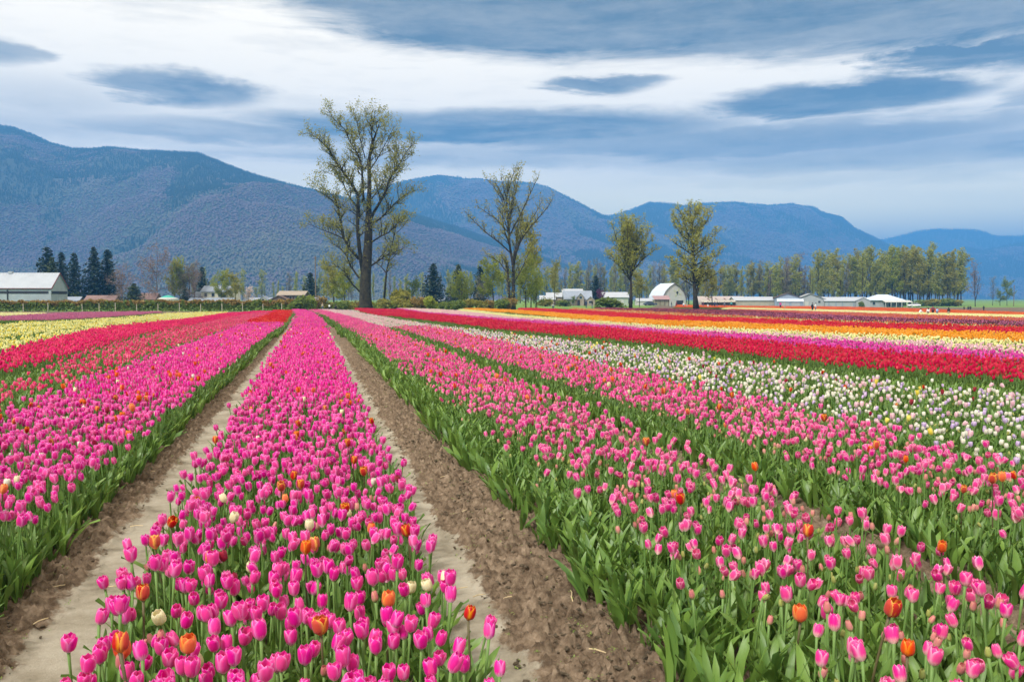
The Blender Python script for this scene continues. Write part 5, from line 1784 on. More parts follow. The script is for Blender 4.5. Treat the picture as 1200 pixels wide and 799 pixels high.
#            mid, edge, base
PET = {
    'pink': petal_mat('hot_pink_petal', (.84, .018, .34), (.96, .30, .69), (.95, .70, .76), .95, .18),
    'rose': petal_mat('rose_petal', (.84, .040, .31), (.95, .42, .62), (.94, .78, .60), 1.0, .28),
    'budp': petal_mat('pink_tipped_bud', (.72, .24, .24), (.70, .42, .22), (.50, .48, .16), .8, .35),
    'budg': petal_mat('green_bud', (.42, .44, .11), (.52, .50, .17), (.26, .36, .07), .8, .3),
    'flame': petal_mat('flame_petal', (.62, .020, .012), (.92, .50, .03), (.85, .30, .03), .95, .12),
    'orflame': petal_mat('orange_petal', (.82, .11, .015), (.92, .40, .04), (.85, .40, .05), .9, .12),
    'cream': petal_mat('cream_petal', (.88, .80, .50), (.92, .86, .66), (.80, .74, .36), .7, .2),
    'white': petal_mat('white_petal', (.84, .79, .66), (.88, .85, .74), (.74, .74, .48), .7, .25),
    'lilac': petal_mat('lilac_petal', (.62, .42, .68), (.84, .74, .86), (.84, .80, .70), .9, .22),
    'red': petal_mat('red_petal', (.66, .003, .055), (.78, .012, .11), (.55, .01, .02), .6, .08),
    'scarlet': petal_mat('scarlet_petal', (.74, .010, .010), (.82, .03, .02), (.6, .02, .01), .6, .08),
    'magenta': petal_mat('magenta_petal', (.70, .02, .35), (.88, .24, .62), (.9, .6, .7), .8, .14),
    'pale': petal_mat('pale_pink_petal', (.84, .50, .56), (.90, .74, .72), (.9, .85, .66), .8, .2),
    'cyel': petal_mat('cream_yellow_petal', (.88, .83, .36), (.92, .89, .58), (.88, .84, .4), .7, .2),
    'orange': petal_mat('orange_yellow_petal', (.90, .37, .012), (.92, .52, .03), (.9, .45, .04), .8, .15),
    'plum': petal_mat('plum_petal', (.17, .018, .07), (.27, .05, .11), (.2, .03, .06), .6, .1),
    'coral': petal_mat('coral_red_petal', (.82, .014, .15), (.90, .07, .30), (.9, .35, .3), .8, .10),
    'salmon': petal_mat('salmon_petal', (.82, .06, .20), (.90, .26, .40), (.9, .6, .4), .8, .2),
    'yellow': petal_mat('yellow_petal', (.90, .76, .12), (.92, .84, .30), (.86, .80, .2), .7, .2),
    'dark': petal_mat('dark_red_petal', (.36, .008, .035), (.50, .03, .08), (.3, .02, .03), .6, .1),
    'mauve': petal_mat('mauve_petal', (.58, .14, .30), (.72, .34, .42), (.6, .4, .3), .7, .2),
    'rust': petal_mat('rusty_petal', (.72, .14, .05), (.8, .32, .12), (.6, .35, .15), .7, .2),
}
PN_V = np.array([0, .10, .25, .45, .65, .82, .93, 1.0])
PN_R = np.array([.24, .72, .95, 1.0, 1.0, .96, .88, .74])
PN_W = np.array([.75, .90, 1.0, 1.05, 1.02, .88, .62, .12])


def petal_grid(nu, nv, Hf, Rf, inner=False, openf=0.0, closed=1.0):
    vs = np.linspace(0, 1, nv) ** .9
    us = np.linspace(-1, 1, nu)
    U, V_ = np.meshgrid(us, vs)
    rr = np.interp(V_, PN_V, PN_R) * Rf * (1 + openf * V_ ** 2) * (1 - (1 - closed) * V_ ** 2)
    wa = np.interp(V_, PN_V, PN_W) * R_(60)
    if inner: rr = rr * .90
    ang = U * wa
    bulge = 1 + .05 * (1 - U ** 2) * np.sin(np.pi * V_) - .05 * np.abs(U) ** 3
    X = rr * bulge * np.cos(ang); Y = rr * bulge * np.sin(ang)
    Z = V_ * Hf * (1.03 if inner else 1.0) - .04 * Hf * np.abs(U) * V_ ** 3
    i = np.arange(nu * nv).reshape(nv, nu)
    Fq = np.stack([i[:-1, :-1], i[:-1, 1:], i[1:, 1:], i[1:, :-1]], -1).reshape(-1, 4)
    return np.stack([X, Y, Z], -1).reshape(-1, 3), Fq, np.stack([(U + 1) / 2, V_], -1).reshape(-1, 2)


def leaf_grid(r, nu, nv, Ln, Wd, az, lean, curl, z0=0.0):
    """one strap leaf rising from the foot of the stem"""
    vs = np.linspace(0, 1, nv); us = np.linspace(-1, 1, nu)
    th = lean + curl * vs ** 1.6                     # angle from the vertical
    dr = np.concatenate([[0], np.cumsum(np.sin(th[:-1]) * Ln / (nv - 1))])
    dz = np.concatenate([[0], np.cumsum(np.cos(th[:-1]) * Ln / (nv - 1))])
    w = Wd * .5 * np.interp(vs, [0, .12, .4, .65, .85, 1], [.35, .62, 1, .9, .5, .02])
    fold = .45 * (1 - vs * .5)
    ph = r.uniform(0, 6.28)
    U, V_ = np.meshgrid(us, np.arange(nv))
    wv = w[V_]
    edge = np.abs(U)
    wave = Wd * (.20 * np.sin(ph + vs[V_] * 10) * np.sign(U) + .10 * np.sin(ph * 2 + vs[V_] * 17)) * edge
    n_r, n_z = np.cos(th)[V_], -np.sin(th)[V_]       # leaf normal in the r,z plane
    lift = -edge * wv * fold[V_] + wave
    rad = .008 + dr[V_] + n_r * lift
    lat = U * wv
    zz = z0 + dz[V_] + n_z * lift
    tw = r.uniform(-.5, .5) * vs[V_]
    lat, rad2 = lat * np.cos(tw), rad + lat * np.sin(tw) * .5
    X = rad2 * math.cos(az) - lat * math.sin(az); Y = rad2 * math.sin(az) + lat * math.cos(az)
    i = np.arange(nu * nv).reshape(nv, nu)
    Fq = np.stack([i[:-1, :-1], i[:-1, 1:], i[1:, 1:], i[1:, :-1]], -1).reshape(-1, 4)
    return np.stack([X, Y, zz], -1).reshape(-1, 3), Fq, np.stack([(U + 1) / 2, vs[V_]], -1).reshape(-1, 2)


# form: flower height, flower radius, stem height, opening, closing
FORM = {k: (.065, .0215, .40, .03, 1.0) for k in PET}
FORM['rose'] = (.061, .0200, .385, .0, 1.0)
FORM['budp'] = (.047, .0140, .34, -.1, .75)
FORM['budg'] = (.040, .0115, .31, -.15, .65)
FORM['lilac'] = FORM['white'] = (.050, .0180, .36, .0, .9)
FORM['cream'] = (.064, .025, .38, .0, .95)
FORM['flame'] = FORM['orflame'] = (.066, .0255, .43, .02, .9)
FORM['none'] = None


def plant_spec(kind, seed):
    """leaf list, stem bend and head tilt of one plant"""
    r = random.Random(seed * 131 + hash(kind) % 1 + sum(map(ord, kind)))
    fm = FORM[kind] or (0, 0, .3, 0, 1)
    hs = fm[2] * r.uniform(.86, 1.08)
    leaves = []
    n = r.choice((3, 4, 4)) if kind != 'none' else 5
    a0 = r.uniform(0, 6.28)
    for k in range(n):
        leaves.append((r.uniform(.22, .34) * (1 if k < 2 else .8), r.uniform(.027, .047), a0 + k * 2.2 + r.uniform(-.4, .4), r.uniform(.10, .42), r.uniform(.2, 1.1), k * .02))
    bend = (r.gauss(0, .018), r.gauss(0, .018))
    return r, hs, leaves, bend, (r.gauss(0, .17) + r.choice((0, 0, 0, .35)), r.gauss(0, .17)), r.uniform(0, 6.28), r.uniform(.80, 1.05), r.choice((-.12, -.05, 0, .05, .1, .18, .34))


def stem_pts(hs, bend, n):
    return [(bend[0] * t * t, bend[1] * t * t, hs * t) for t in np.linspace(0, 1, n)]


def mat4(x, y, z, ex, ey, ez):
    return Matrix.Translation((x, y, z)) @ Euler((ex, ey, ez)).to_matrix().to_4x4()


def tf(V, m):
    M_ = np.array(m)
    return V @ M_[:3, :3].T + M_[:3, 3]


def plant_geo(kind, seed, lod):
    """arrays of one whole plant: verts, quads, uv, material index (0 petal 1 stem 2 leaf)"""
    r, hs, leaves, bend, tilt, spin, fs, op = plant_spec(kind, seed)
    V, Fq, UV, MI, o = [], [], [], [], 0

    def put_(v, f, u, m):
        nonlocal o
        V.append(v); Fq.append(f + o); UV.append(u); MI.append(np.full(len(f), m)); o += len(v)
    fm = FORM[kind]
    if fm:
        Hf, Rf, _, opn, cl = fm
        head = mat4(bend[0], bend[1], hs, tilt[0], tilt[1], spin)
        if lod == 1:
            for k in range(6):
                v, f, u = petal_grid(3, 5, Hf * fs, Rf * fs, k % 2 == 1, opn + op, cl)
                put_(tf(v, head @ Matrix.Rotation(k * math.pi / 3, 4, 'Z')), f, u, 0)
        else:
            ns, nr = (6, 4) if lod == 2 else (5, 3)
            vs = np.array([0, .3, .7, 1.0]) if nr == 4 else np.array([0, .45, 1.0])
            A, Vv = np.meshgrid(np.arange(ns + 1) * 6.2832 / ns, vs)
            rr = np.interp(Vv, PN_V, PN_R * np.array([1, 1, 1, 1, 1, 1, 1, 1.25])) * Rf * fs * (1 + (opn + op) * Vv ** 2) * (1 - (1 - cl) * Vv ** 2)
            Z = Vv * Hf * fs * np.where((np.arange(ns + 1) % 2 == 0)[None, :] & (Vv > .9), 1.05, .93)
            i = np.arange((ns + 1) * nr).reshape(nr, ns + 1)
            f = np.stack([i[:-1, :-1], i[:-1, 1:], i[1:, 1:], i[1:, :-1]], -1).reshape(-1, 4)
            u = np.stack([np.where(np.arange(ns + 1) % 2 == 0, .5, .97)[None, :].repeat(nr, 0), Vv], -1).reshape(-1, 2)
            put_(tf(np.stack([rr * np.cos(A), rr * np.sin(A), Z], -1).reshape(-1, 3), head), f, u, 0)
        n = {1: 5, 2: 3, 3: 2}[lod]; q = {1: 5, 2: 3, 3: 3}[lod]
        P = np.array(stem_pts(hs, bend, n))
        a = np.arange(q) * 6.2832 / q
        ring = np.stack([np.cos(a), np.sin(a), a * 0], -1) * .0042
        v = (P[:, None, :] + ring[None]).reshape(-1, 3)
        f = np.array([[i * q + k, i * q + (k + 1) % q, (i + 1) * q + (k + 1) % q, (i + 1) * q + k] for i in range(n - 1) for k in range(q)])
        put_(v, f, np.full((len(v), 2), .5), 1)
    for k, lf in enumerate(leaves):
        if lod == 3 and k > (2 if fm else 4): break
        nu, nv = {1: (3, 6), 2: (3, 4), 3: (2, 3)}[lod]
        v, f, u = leaf_grid(r, nu, nv, lf[0], lf[1] * (1.25 if lod == 3 else 1), *lf[2:])
        put_(v, f, u, 2)
    return np.concatenate(V), np.concatenate(Fq), np.concatenate(UV), np.concatenate(MI)


def petal_of(kind): return PET.get(kind, PET['pink'])


_src = {}


def plant_src(kind, var, lod):
    key = (kind, var, lod)
    if key not in _src:
        V, Fq, UV, MI = plant_geo(kind, var, lod)
        _src[key] = src_obj('tulip_plant', np_mesh('tulip_plant', V, Fq, [petal_of(kind), M_stemd if kind in ('flame', 'orflame') else M_stem, M_tleaf], MI, UV))
    return _src[key]


def patch_src(kind, var, size, n, mixk):
    """a small square of many simple plants"""
    key = (kind, var, size)
    if key not in _src:
        g = np.random.default_rng(var * 7 + sum(map(ord, kind)))
        mats, Vs, Fs, Us, Ms, o = [M_stem, M_tleaf], [], [], [], [], 0
        names, probs = zip(*mixk.items())
        side = int(math.ceil(math.sqrt(n)))
        for q in range(n):
            kd = names[g.choice(len(names), p=np.array(probs) / sum(probs))]
            V, Fq, UV, MI = plant_geo(kd, int(g.integers(0, 40)), 3)
            pm = petal_of(kd)
            if pm not in mats: mats.append(pm)
            a = g.random() * 6.28
            rot = np.array([[math.cos(a), math.sin(a), 0], [-math.sin(a), math.cos(a), 0], [0, 0, 1]])
            px = ((q % side) + g.random()) / side - .5; py = ((q // side) + g.random()) / side - .5
            Vs.append(V @ rot + (px * size, py * size, 0)); Fs.append(Fq + o); o += len(V); Us.append(UV)
            Ms.append(np.where(MI == 0, mats.index(pm), MI - 1))
        _src[key] = src_obj('tulip_patch', np_mesh('tulip_patch', np.concatenate(Vs), np.concatenate(Fs), mats, np.concatenate(Ms), np.concatenate(Us)))
    return _src[key]


# ---- strips: straight beds near the camera, the rest by their edges on the ground
def pl(*pts): return np.array([p[0] for p in pts], float), np.array([p[1] for p in pts], float)


E = {
    'yelF': pl((-60, 383), (0, 380), (30, 378), (100, 375), (150, 371.5), (200, 367), (262, 365.2)),
    'yelN': pl((-60, 432), (0, 414), (35, 403.5), (70, 395), (100, 388), (135, 382), (170, 378), (200, 375.5), (230, 372), (262, 367.5), (300, 364.5)),
    'corN': pl((-60, 448), (0, 433), (60, 420), (100, 409), (140, 398), (172, 389), (230, 379), (300, 366)),
    'salF': pl((-60, 480), (0, 455), (50, 435), (100, 413), (172, 392), (230, 379.5), (300, 366)),
    'mauF': pl((-60, 373), (0, 371), (50, 368), (100, 366), (185, 365)), 'mauN': pl((-60, 377), (0, 375), (60, 374.5), (120, 371.5), (185, 366.5)),
    'creF': pl((-60, 366.5), (50, 366.8)), 'creN': pl((-60, 370.5), (0, 370), (50, 368)),
    'redN': pl((418, 363), (443, 369), (467, 370.5), (540, 379), (600, 386), (700, 395), (780, 402.5), (880, 414), (1000, 428), (1100, 436), (1200, 443), (1300, 452)),
    'redF': pl((418, 361), (467, 362.5), (500, 367), (600, 377), (700, 383.5), (780, 392), (880, 399), (1000, 411), (1200, 423), (1300, 431)),
    'magF': pl((467, 361), (500, 366), (600, 374), (700, 380.5), (780, 387), (880, 392), (960, 398), (1060, 405), (1200, 415), (1300, 421)),
    'palF': pl((470, 360.5), (530, 363.5), (600, 371.5), (700, 379), (780, 385), (880, 390), (1000, 397), (1100, 402), (1200, 408), (1300, 413)),
    'cyeF': pl((540, 362), (600, 369), (700, 376.5), (780, 383), (880, 386.5), (1000, 392.5), (1100, 396.5), (1200, 401), (1300, 405)),
    'oraN': pl((545, 363), (600, 366), (700, 376), (780, 382), (880, 386), (960, 390), (1060, 394.5), (1200, 400), (1300, 404)),
    'oraF': pl((545, 360.5), (610, 363.5), (700, 370.5), (780, 376), (880, 379), (960, 383), (1060, 386.7), (1200, 391.7), (1300, 395)),
    'rd2F': pl((610, 360.5), (680, 363.5), (780, 369.5), (880, 373.5), (960, 376.7), (1060, 380), (1200, 384), (1300, 387)),
    'falF': pl((670, 361), (720, 363), (780, 366), (880, 370.5), (960, 374.5), (1060, 377.5), (1200, 382), (1300, 385)),
    'purF': pl((700, 360.5), (780, 361.5), (880, 364), (960, 368.5), (1060, 373), (1200, 376.5), (1300, 379)),
    'rusF': pl((855, 362), (960, 365.3), (1060, 368.5), (1200, 372.5), (1300, 375)),
    'cr2F': pl((850, 360.3), (960, 362.5), (1060, 365.7), (1200, 369.3), (1300, 371.5)),
    'orrF': pl((795, 357), (860, 357.6), (960, 359), (1060, 361), (1130, 363.6), (1200, 366), (1300, 369)),
}


def ey(nm, px):
    xs, ys = E[nm]
    y = np.interp(px, xs, ys)
    if xs[0] < 0: y = np.where(px < xs[0], ys[0] + (px - xs[0]) * (ys[1] - ys[0]) / (xs[1] - xs[0]), y)
    if xs[-1] > 1250: y = np.where(px > xs[-1], ys[-1] + (px - xs[-1]) * (ys[-1] - ys[-2]) / (xs[-1] - xs[-2]), y)
    return y


#  id: (label, mix near, mix far patch, density)
STRIPS = {
    'middle': ('dense hot pink tulip bed between the two dirt paths', {'pink': .94, 'flame': .011, 'orflame': .005, 'cream': .006, 'white': .005, 'budp': .03, 'dark': .004, 'none': .04}, 130),
    'left': ('hot pink tulip bed dotted with orange and white, beyond the left dirt path', {'pink': .93, 'flame': .014, 'orflame': .012, 'white': .018, 'cream': .008, 'budp': .015, 'dark': .003, 'none': .03}, 128),
    'leftred': ('scarlet tulip patch at the far end of the left hot pink bed', {'scarlet': .97, 'none': .03}, 80),
    'bud': ('rose pink tulip bed full of closed buds beyond the right dirt path', {'rose': .58, 'budp': .19, 'budg': .13, 'flame': .006, 'orflame': .004, 'none': .08}, 104),
    'rose': ('rose pink tulip bed bordering the white tulips', {'rose': .64, 'budp': .16, 'budg': .08, 'flame': .014, 'orflame': .008, 'cream': .006, 'none': .09}, 104),
    'white': ('white and lilac tulip bed', {'white': .29, 'lilac': .16, 'pale': .05, 'budg': .18, 'flame': .006, 'dark': .006, 'yellow': .004, 'none': .30}, 84),
    'farwhite': ('white tulip rows at the far end beside the rose pink beds', {'white': .60, 'pale': .25, 'none': .15}, 70),
    'margin': ('green foliage margin without flowers beside the beds', {'none': 1.0}, 62),
    'red': ('deep red tulip strip between the green margin and the magenta strip', {'red': .97, 'none': .03}, 88),
    'magenta': ('magenta tulip strip behind the deep red strip', {'magenta': .82, 'pink': .1, 'none': .08}, 80),
    'pale': ('pale pink tulip strip behind the magenta strip', {'pale': .72, 'cyel': .12, 'none': .16}, 66),
    'creamyellow': ('cream yellow tulip strip before the orange strip', {'cyel': .68, 'cream': .12, 'none': .2}, 66),
    'orange': ('orange tulip strip before the second red strip', {'orange': .94, 'none': .06}, 84),
    'secondred': ('red tulip strip behind the orange strip', {'red': .5, 'scarlet': .47, 'none': .03}, 84),
    'fallow': ('faded greenish strip with few blossoms behind the second red strip', {'none': .60, 'cyel': .10, 'rust': .30}, 40),
    'purple': ('dark plum tulip strip before the market', {'plum': .56, 'rust': .07, 'mauve': .05, 'none': .32}, 54),
    'russet': ('faded russet tulip strip behind the plum strip', {'rust': .42, 'mauve': .22, 'none': .36}, 46),
    'creamfar': ('narrow cream tulip strip before the orange-red field', {'cyel': .5, 'cream': .45, 'none': .05}, 84),
    'orangered': ('orange-red tulip field before the grey sheds', {'rust': .2, 'scarlet': .3, 'orflame': .5}, 84),
    'yellow': ('yellow tulip field beside the coral strip', {'yellow': .14, 'cyel': .42, 'none': .44}, 64),
    'coral': ('coral red tulip strip beside the yellow field', {'coral': .93, 'none': .07}, 88),
    'salmon': ('thin salmon tulip bed between coral strip and left hot pink bed', {'salmon': .40, 'coral': .10, 'budg': .08, 'none': .42}, 70),
    'mauve': ('dull mauve tulip strip before the hedge', {'mauve': .75, 'none': .25}, 60),
    'creamleft': ('cream tulip corner before the rusty hedge', {'cyel': .5, 'cream': .4, 'none': .1}, 70),
}
SID = {k: i + 1 for i, k in enumerate(STRIPS)}


def classify(X, Y):
    """which strip a plant at X, Y belongs to (0 = bare)"""
    Z = zg(X, Y)
    Xr = X - row_curve(Y)
    r, d = to_rd(X, Y)
    px, py = proj(X, Y, Z + .42)
    s = np.zeros(len(X), int)

    def setm(m, nm): s[m & (s == 0)] = SID[nm]
    vis = (px > -300) & (px < 1500) & (d > 1.3)
    lf, rt = px < 365, px >= 365
    end = d < 132
    setm(vis & end & (Xr > -.80) & (Xr < .56), 'middle')
    setm(vis & end & (Xr > -3.12) & (Xr < -1.50) & (d < 43), 'left')
    setm(vis & (d >= 43) & (d < 120) & (Xr > -3.3) & (Xr < -1.50), 'leftred')
    setm(vis & end & (Xr > -1.66) & (Xr <= -1.48), 'margin')
    setm(vis & end & (Xr > 1.52) & (Xr < 2.92), 'bud')
    setm(vis & end & (Xr > 1.34) & (Xr <= 1.54), 'margin')
    setm(vis & (d < 38) & (Xr > 3.60) & (Xr < 5.15), 'rose')
    setm(vis & (d < 38) & (Xr > 3.40) & (Xr <= 3.60), 'margin')
    right = rt & vis & (Xr > 3.02)
    setm(right & (d >= 38) & end & (Xr > 3.05) & (Xr < 4.25), 'farwhite')
    setm(right & (d >= 38) & end & (Xr > 4.5) & (Xr < 5.2), 'farwhite')
    redn = ey('redN', px)
    setm(right & (px > 418) & (Xr > 5.15) & (py > redn + 3 + (px - 418) * .014), 'white')
    setm(right & (px <= 418) & (d < 125) & (Xr > 5.15) & (Xr < 8), 'white')
    setm(right & (px > 418) & (Xr > 5.15) & (py > redn), 'margin')
    for nm, n_, f_, x0 in (('red', 'redN', 'redF', 418), ('magenta', 'redF', 'magF', 467), ('pale', 'magF', 'palF', 470), ('creamyellow', 'palF', 'cyeF', 540), ('orange', 'oraN', 'oraF', 545),
                           ('secondred', 'oraF', 'rd2F', 610), ('fallow', 'rd2F', 'falF', 670), ('purple', 'falF', 'purF', 700), ('russet', 'purF', 'rusF', 855), ('creamfar', 'rusF', 'cr2F', 850), ('orangered', 'cr2F', 'orrF', 795)):
        lim = 135 if x0 < 660 else 292
        setm(right & (px > x0) & (py <= ey(n_, px)) & (py > ey(f_, px)) & (d < np.where(px < 690, 150, 292)), nm)
    left = lf & vis & (Xr < -3.35) & (d < 134)
    setm(left & (py > ey('salF', px)), 'salmon')
    setm(left & (py <= ey('salF', px)) & (py > ey('corN', px)), 'margin')
    setm(left & (py <= ey('corN', px)) & (py > ey('yelN', px)), 'coral')
    gap = np.abs(((Xr + 200.3) % 2.9) - 1.45) > 1.22
    setm(left & (px < 262) & (py <= ey('yelN', px)) & (py > ey('yelF', px)) & ~gap, 'yellow')
    setm(left & (px < 185) & (py <= ey('mauN', px)) & (py > ey('mauF', px)), 'mauve')
    setm(left & (px < 50) & (py <= ey('creN', px)) & (py > ey('creF', px)), 'creamleft')
    return s, px, py, d, Xr, Z


def cand(d0, d1, step, seed):
    """jittered planting grid over the field between two depths"""
    g = np.random.default_rng(seed)
    xs = np.arange(-95, 260, step); ys = np.arange(-12, 310, step)
    xs = xs[(xs > -0.75 * d1 - 2) & (xs < 0.95 * d1 + 2)]; ys = ys[(ys < d1 * 1.25 + 2)]
    X, Y = np.meshgrid(xs, ys)
    X, Y = X.ravel(), Y.ravel()
    r, d = to_rd(X, Y)
    k = (d > d0 - step) & (d < d1 + step) & (np.abs(r) < d * .72 + 1.6)
    X, Y = X[k], Y[k]
    X = X + g.uniform(-.5, .5, len(X)) * step * .95; Y = Y + g.uniform(-.5, .5, len(Y)) * step * .95
    r, d = to_rd(X, Y)
    k = (d >= d0) & (d < d1)
    return X[k], Y[k], g


NV = {1: 10, 2: 8}
acc = {}          # strip -> lists


def lean_out(Xr, s):
    """plants at the edge of a bed lean out over the path"""
    e = np.zeros(len(Xr))
    for x0, x1, sg in ((-1.66, -1.40, 1), (1.30, 1.62, -1), (.40, .64, 1), (-.84, -.62, -1), (3.38, 3.66, -1)):
        m = (Xr > x0) & (Xr < x1)
        t = (Xr - x0) / (x1 - x0)
        e = np.where(m, sg * (t if sg > 0 else 1 - t), e)
    return e


NEAR = []         # individuals
for d0, d1, lod in ((1.3, 10, 1), (10, 34, 2)):
    dens_max = 130.0
    step = 1 / math.sqrt(dens_max)
    X, Y, g = cand(d0, d1, step, 100 + lod)
    s, px, py, d, Xr, Z = classify(X, Y)
    for nm, sid in SID.items():
        lab, mix, dens = STRIPS[nm]
        k = np.where(s == sid)[0]
        k = k[g.random(len(k)) < dens / dens_max]
        if nm == 'margin': k = k
        if len(k) == 0: continue
        names = list(mix); p = np.array([mix[q] for q in names]); p /= p.sum()
        kd = g.choice(len(names), len(k), p=p)
        if nm == 'bud':                                  # fewer open flowers along the outer edge of the bed
            edge = (Xr[k] < 1.75) & (g.random(len(k)) < .65)
            kd[edge] = names.index('none')
        A = acc.setdefault(nm, dict(p=[], r=[], s=[], i=[], src=[], key={}))
        lo = lean_out(Xr[k], s[k])
        strong = .55 if nm == 'margin' else .22
        rz = g.random(len(k)) * 6.283
        rot = np.stack([g.normal(0, .05, len(k)), g.normal(0, .05, len(k)) + lo * strong * g.uniform(.5, 1.1, len(k)), rz], -1)
        scl = g.uniform(.90, 1.14, len(k))
        var = g.integers(0, NV[lod], len(k))
        if lod == 1:
            for q in range(len(k)):
                NEAR.append((d[k[q]], px[k[q]], py[k[q]], X[k[q]], Y[k[q]], Z[k[q]], nm, names[kd[q]], tuple(rot[q]), scl[q], int(var[q])))
            continue
        for q in range(len(names)):
            for v in range(NV[lod]):
                m = (kd == q) & (var == v)
                if not m.any(): continue
                key = (names[q], v, lod)
                if key not in A['key']:
                    A['key'][key] = len(A['src']); A['src'].append(plant_src(*key))
                A['p'].append(np.stack([X[k][m], Y[k][m], Z[k][m]], -1)); A['r'].append(rot[m]); A['s'].append(scl[m]); A['i'].append(np.full(m.sum(), A['key'][key]))

for d0, d1, size in ((34, 80, .45), (80, 150, .9), (150, 295, 1.8)):
    X, Y, g = cand(d0, d1, size, 200 + int(d0))
    s, px, py, d, Xr, Z = classify(X, Y)
    for nm, sid in SID.items():
        lab, mix, dens = STRIPS[nm]
        k = np.where(s == sid)[0]
        if len(k) == 0: continue
        A = acc.setdefault(nm, dict(p=[], r=[], s=[], i=[], src=[], key={}))
        var = g.integers(0, 3, len(k))
        n = int(min(dens, 60 if size > .5 else 88) * size * size * (1 if size < 1 else .75))
        for v in range(3):
            m = var == v
            if not m.any(): continue
            key = (nm, v, size)
            if key not in A['key']:
                A['key'][key] = len(A['src']); A['src'].append(patch_src(nm, v, size, max(6, n), mix))
            rot = np.zeros((m.sum(), 3)); rot[:, 2] = g.integers(0, 4, m.sum()) * math.pi / 2 + g.normal(0, .15, m.sum())
            A['p'].append(np.stack([X[k][m], Y[k][m], Z[k][m]], -1)); A['r'].append(rot); A['s'].append(g.uniform(.92, 1.08, m.sum())); A['i'].append(np.full(m.sum(), A['key'][key]))

# ---- the nearest tulips are things of their own: the 300 that show largest
SPECIAL = [  # px, py of the blossom's middle, kind, label
    (552, 720, 'flame', 'red tulip with yellow flame on dark bare stem leaning over the packed track'),
    (380, 730, 'flame', None), (168, 698, 'flame', None), (205, 606, 'flame', None), (483, 618, 'flame', None), (453, 692, 'orflame', None), (433, 614, 'orflame', None), (242, 652, 'flame', None),
    (499, 690, 'cream', None), (478, 684, 'cream', None), (219, 757, 'cream', None), (205, 722, 'cream', None), (291, 655, 'cream', None),
    (265, 656, 'dark', None), (948, 622, 'flame', None), (932, 703, 'orflame', None), (799, 583, 'flame', None),
]
LBL = {
    ('middle', 'pink'): 'hot pink tulip inside the dense bed between the two dirt paths',
    ('middle', 'flame'): 'red tulip with yellow rims among the hot pink ones between the paths',
    ('middle', 'orflame'): 'orange tulip among the hot pink ones between the paths',
    ('middle', 'cream'): 'cream yellow tulip among the hot pink ones between the paths',
    ('middle', 'white'): 'white tulip among the hot pink ones between the paths',
    ('middle', 'budp'): 'half-closed pinkish bud among the hot pink tulips between the paths',
    ('middle', 'dark'): 'dark crimson tulip among the hot pink ones between the paths',
    ('bud', 'rose'): 'open rose pink tulip in the bed full of closed buds',
    ('bud', 'budp'): 'pink-tipped closed tulip bud in the loose rose pink bed',
    ('bud', 'budg'): 'small green-yellow tulip bud in the loose rose pink bed',
    ('bud', 'flame'): 'red tulip with yellow rims in the bed full of closed buds',
    ('bud', 'orflame'): 'orange tulip in the bed full of closed buds',
    ('bud', 'none'): 'flowerless leafy tulip plant in the loose rose pink bed',
    ('margin', 'none'): 'flowerless leafy tulip plant leaning over the rough soil',
}
ind = {}
for kind_ in list(PET) + ['none']:
    pass


def ind_meshes(kind, seed):
    key = (kind, seed)
    if key in ind: return ind[key]
    r, hs, leaves, bend, tilt, spin, fs, op = plant_spec(kind, seed)
    fm = FORM[kind]
    out = {'leaf': []}
    for lf in leaves:
        v, f, u = leaf_grid(r, 5, 9, *lf)
        out['leaf'].append(np_mesh('leaf', v, f, [M_tleaf], None, u))
    if fm:
        Hf, Rf, _, opn, cl = fm
        out['petal'] = []
        for inner in (False, True):
            v, f, u = petal_grid(7, 8, Hf * fs, Rf * fs, inner, opn + op, cl)
            out['petal'].append(np_mesh('petal', v, f, [petal_of(kind)], None, u))
        b = MB(); b.tube(stem_pts(hs + .004, bend, 6), [.0052, .0048, .0044, .0042, .0042, .0055], 8)
        out['stem'] = b.mesh('stem', [M_stemd if kind in ('flame', 'orflame') else M_stem], True)
        out['head'] = mat4(bend[0], bend[1], hs, tilt[0], tilt[1], spin)
    ind[key] = out
    return out


def make_tulip(x, y, z, kind, seed, rot, scl, label, group):
    ms = ind_meshes(kind, seed)
    o = empty('tulip' if kind != 'none' else 'tulip_plant', (x, y, z)); o.rotation_euler = rot; o.scale = (scl, scl, scl)
    tag(o, label, 'tulip', group)
    for lm in ms['leaf']: child('leaf', lm, o)
    if 'stem' in ms:
        child('stem', ms['stem'], o)
        for k in range(6):
            jit = Matrix.Rotation(random.gauss(0, .03), 4, 'Y')
            child('petal', ms['petal'][k % 2], o, ms['head'] @ Matrix.Rotation(k * math.pi / 3 + random.gauss(0, .05), 4, 'Z') @ jit)
    return o


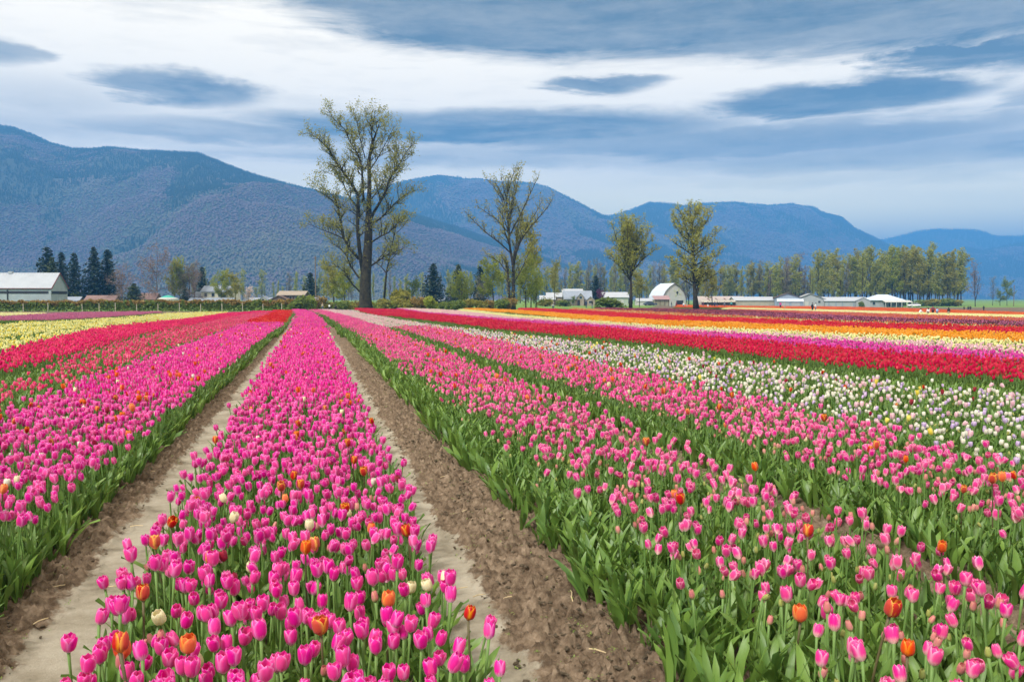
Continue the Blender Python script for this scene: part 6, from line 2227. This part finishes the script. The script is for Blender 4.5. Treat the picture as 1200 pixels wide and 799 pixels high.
SP_NAME = {'flame': 'red and yellow tulip', 'orflame': 'orange tulip', 'cream': 'cream yellow tulip', 'dark': 'dark crimson tulip'}
SP_AT = []
count = 0
for px_, py_, kd, lb in SPECIAL:
    hgt = FORM[kd][2] * .99 + FORM[kd][0] * .5
    x, y = unproj(px_, py_, hgt)
    nm = 'middle' if px_ < 600 else 'bud'
    # clear the plants that would stand in the same place
    NEAR = [n for n in NEAR if (n[3] - x) ** 2 + (n[4] - y) ** 2 > (.055 ** 2)]
    make_tulip(x, y, zg1(x, y), kd, 1 + count % 5, (0, 0, random.random() * 6.28), 1.0, lb or LBL[(nm, kd)], None if lb else LBL[(nm, kd)].replace(' tulip ', ' tulips '))
    SP_AT.append((x, y, SP_NAME[kd])); count += 1
order = sorted(NEAR, key=lambda n: n[0])
rest = []
for n in order:
    d_, px_, py_, x, y, z, nm, kd, rot, scl, var = n
    inside = -15 < px_ < 1215 and py_ < 812
    if count < 300 and inside and (nm, kd) in LBL and kd != 'none':
        lb = LBL[(nm, kd)]
        if kd == 'pink':
            near_sp = [q for q in SP_AT if (q[0] - x) ** 2 + (q[1] - y) ** 2 < .012]
            if near_sp: lb = 'hot pink tulip growing right against the ' + near_sp[0][2]
            elif x < -.62: lb = 'hot pink tulip at the bed rim facing the left packed track'
            elif x > .40: lb = 'hot pink tulip at the bed rim facing the right packed track'
        elif kd == 'rose':
            near_sp = [q for q in SP_AT if (q[0] - x) ** 2 + (q[1] - y) ** 2 < .012]
            if near_sp: lb = 'open rose pink tulip growing right against the ' + near_sp[0][2]
            elif x > 2.75: lb = 'open rose pink tulip at the far rim of the bed full of closed buds'
        make_tulip(x, y, z, kd, var % 8, rot, scl, lb, lb.replace(' tulip ', ' tulips ').replace(' bud ', ' buds '))
        count += 1
    else:
        rest.append(n)
for n in rest:
    d_, px_, py_, x, y, z, nm, kd, rot, scl, var = n
    A = acc[nm]
    key = (kd, var, 1)
    if key not in A['key']:
        A['key'][key] = len(A['src']); A['src'].append(plant_src(*key))
    A['p'].append(np.array([[x, y, z]])); A['r'].append(np.array([rot])); A['s'].append(np.array([scl])); A['i'].append(np.array([A['key'][key]]))
tot = 0
for nm, A in acc.items():
    if not A['p']: continue
    P_ = np.concatenate(A['p']); tot += len(P_)
    scatter('tulip_bed' if nm != 'margin' else 'tulip_foliage', P_, np.concatenate(A['r']), np.concatenate(A['s']), np.concatenate(A['i']), A['src'], STRIPS[nm][0], 'tulip bed')
print('tulip instances', tot, 'individuals', count)

# ------------------------------------------------------------------ haze
def haze():
    m = bpy.data.materials.new('haze_air'); m.use_nodes = True
    N, L = m.node_tree.nodes, m.node_tree.links
    N.clear()
    out = N.new('ShaderNodeOutputMaterial'); v = N.new('ShaderNodeVolumePrincipled')
    v.inputs['Color'].default_value = HAZE_COLOR
    v.inputs['Density'].default_value = HAZE_DENSITY
    v.inputs['Anisotropy'].default_value = 0.0
    L.new(v.outputs[0], out.inputs['Volume'])
    top = max(P[..., 2].max() for P, T in mts) + 45
    b = MB(); b.box(-26000, 26000, -26000, 30000, -25, top)
    o = b.build('haze', m)
    tag(o, 'thin blue haze over the valley', 'haze', kind='stuff')


haze()
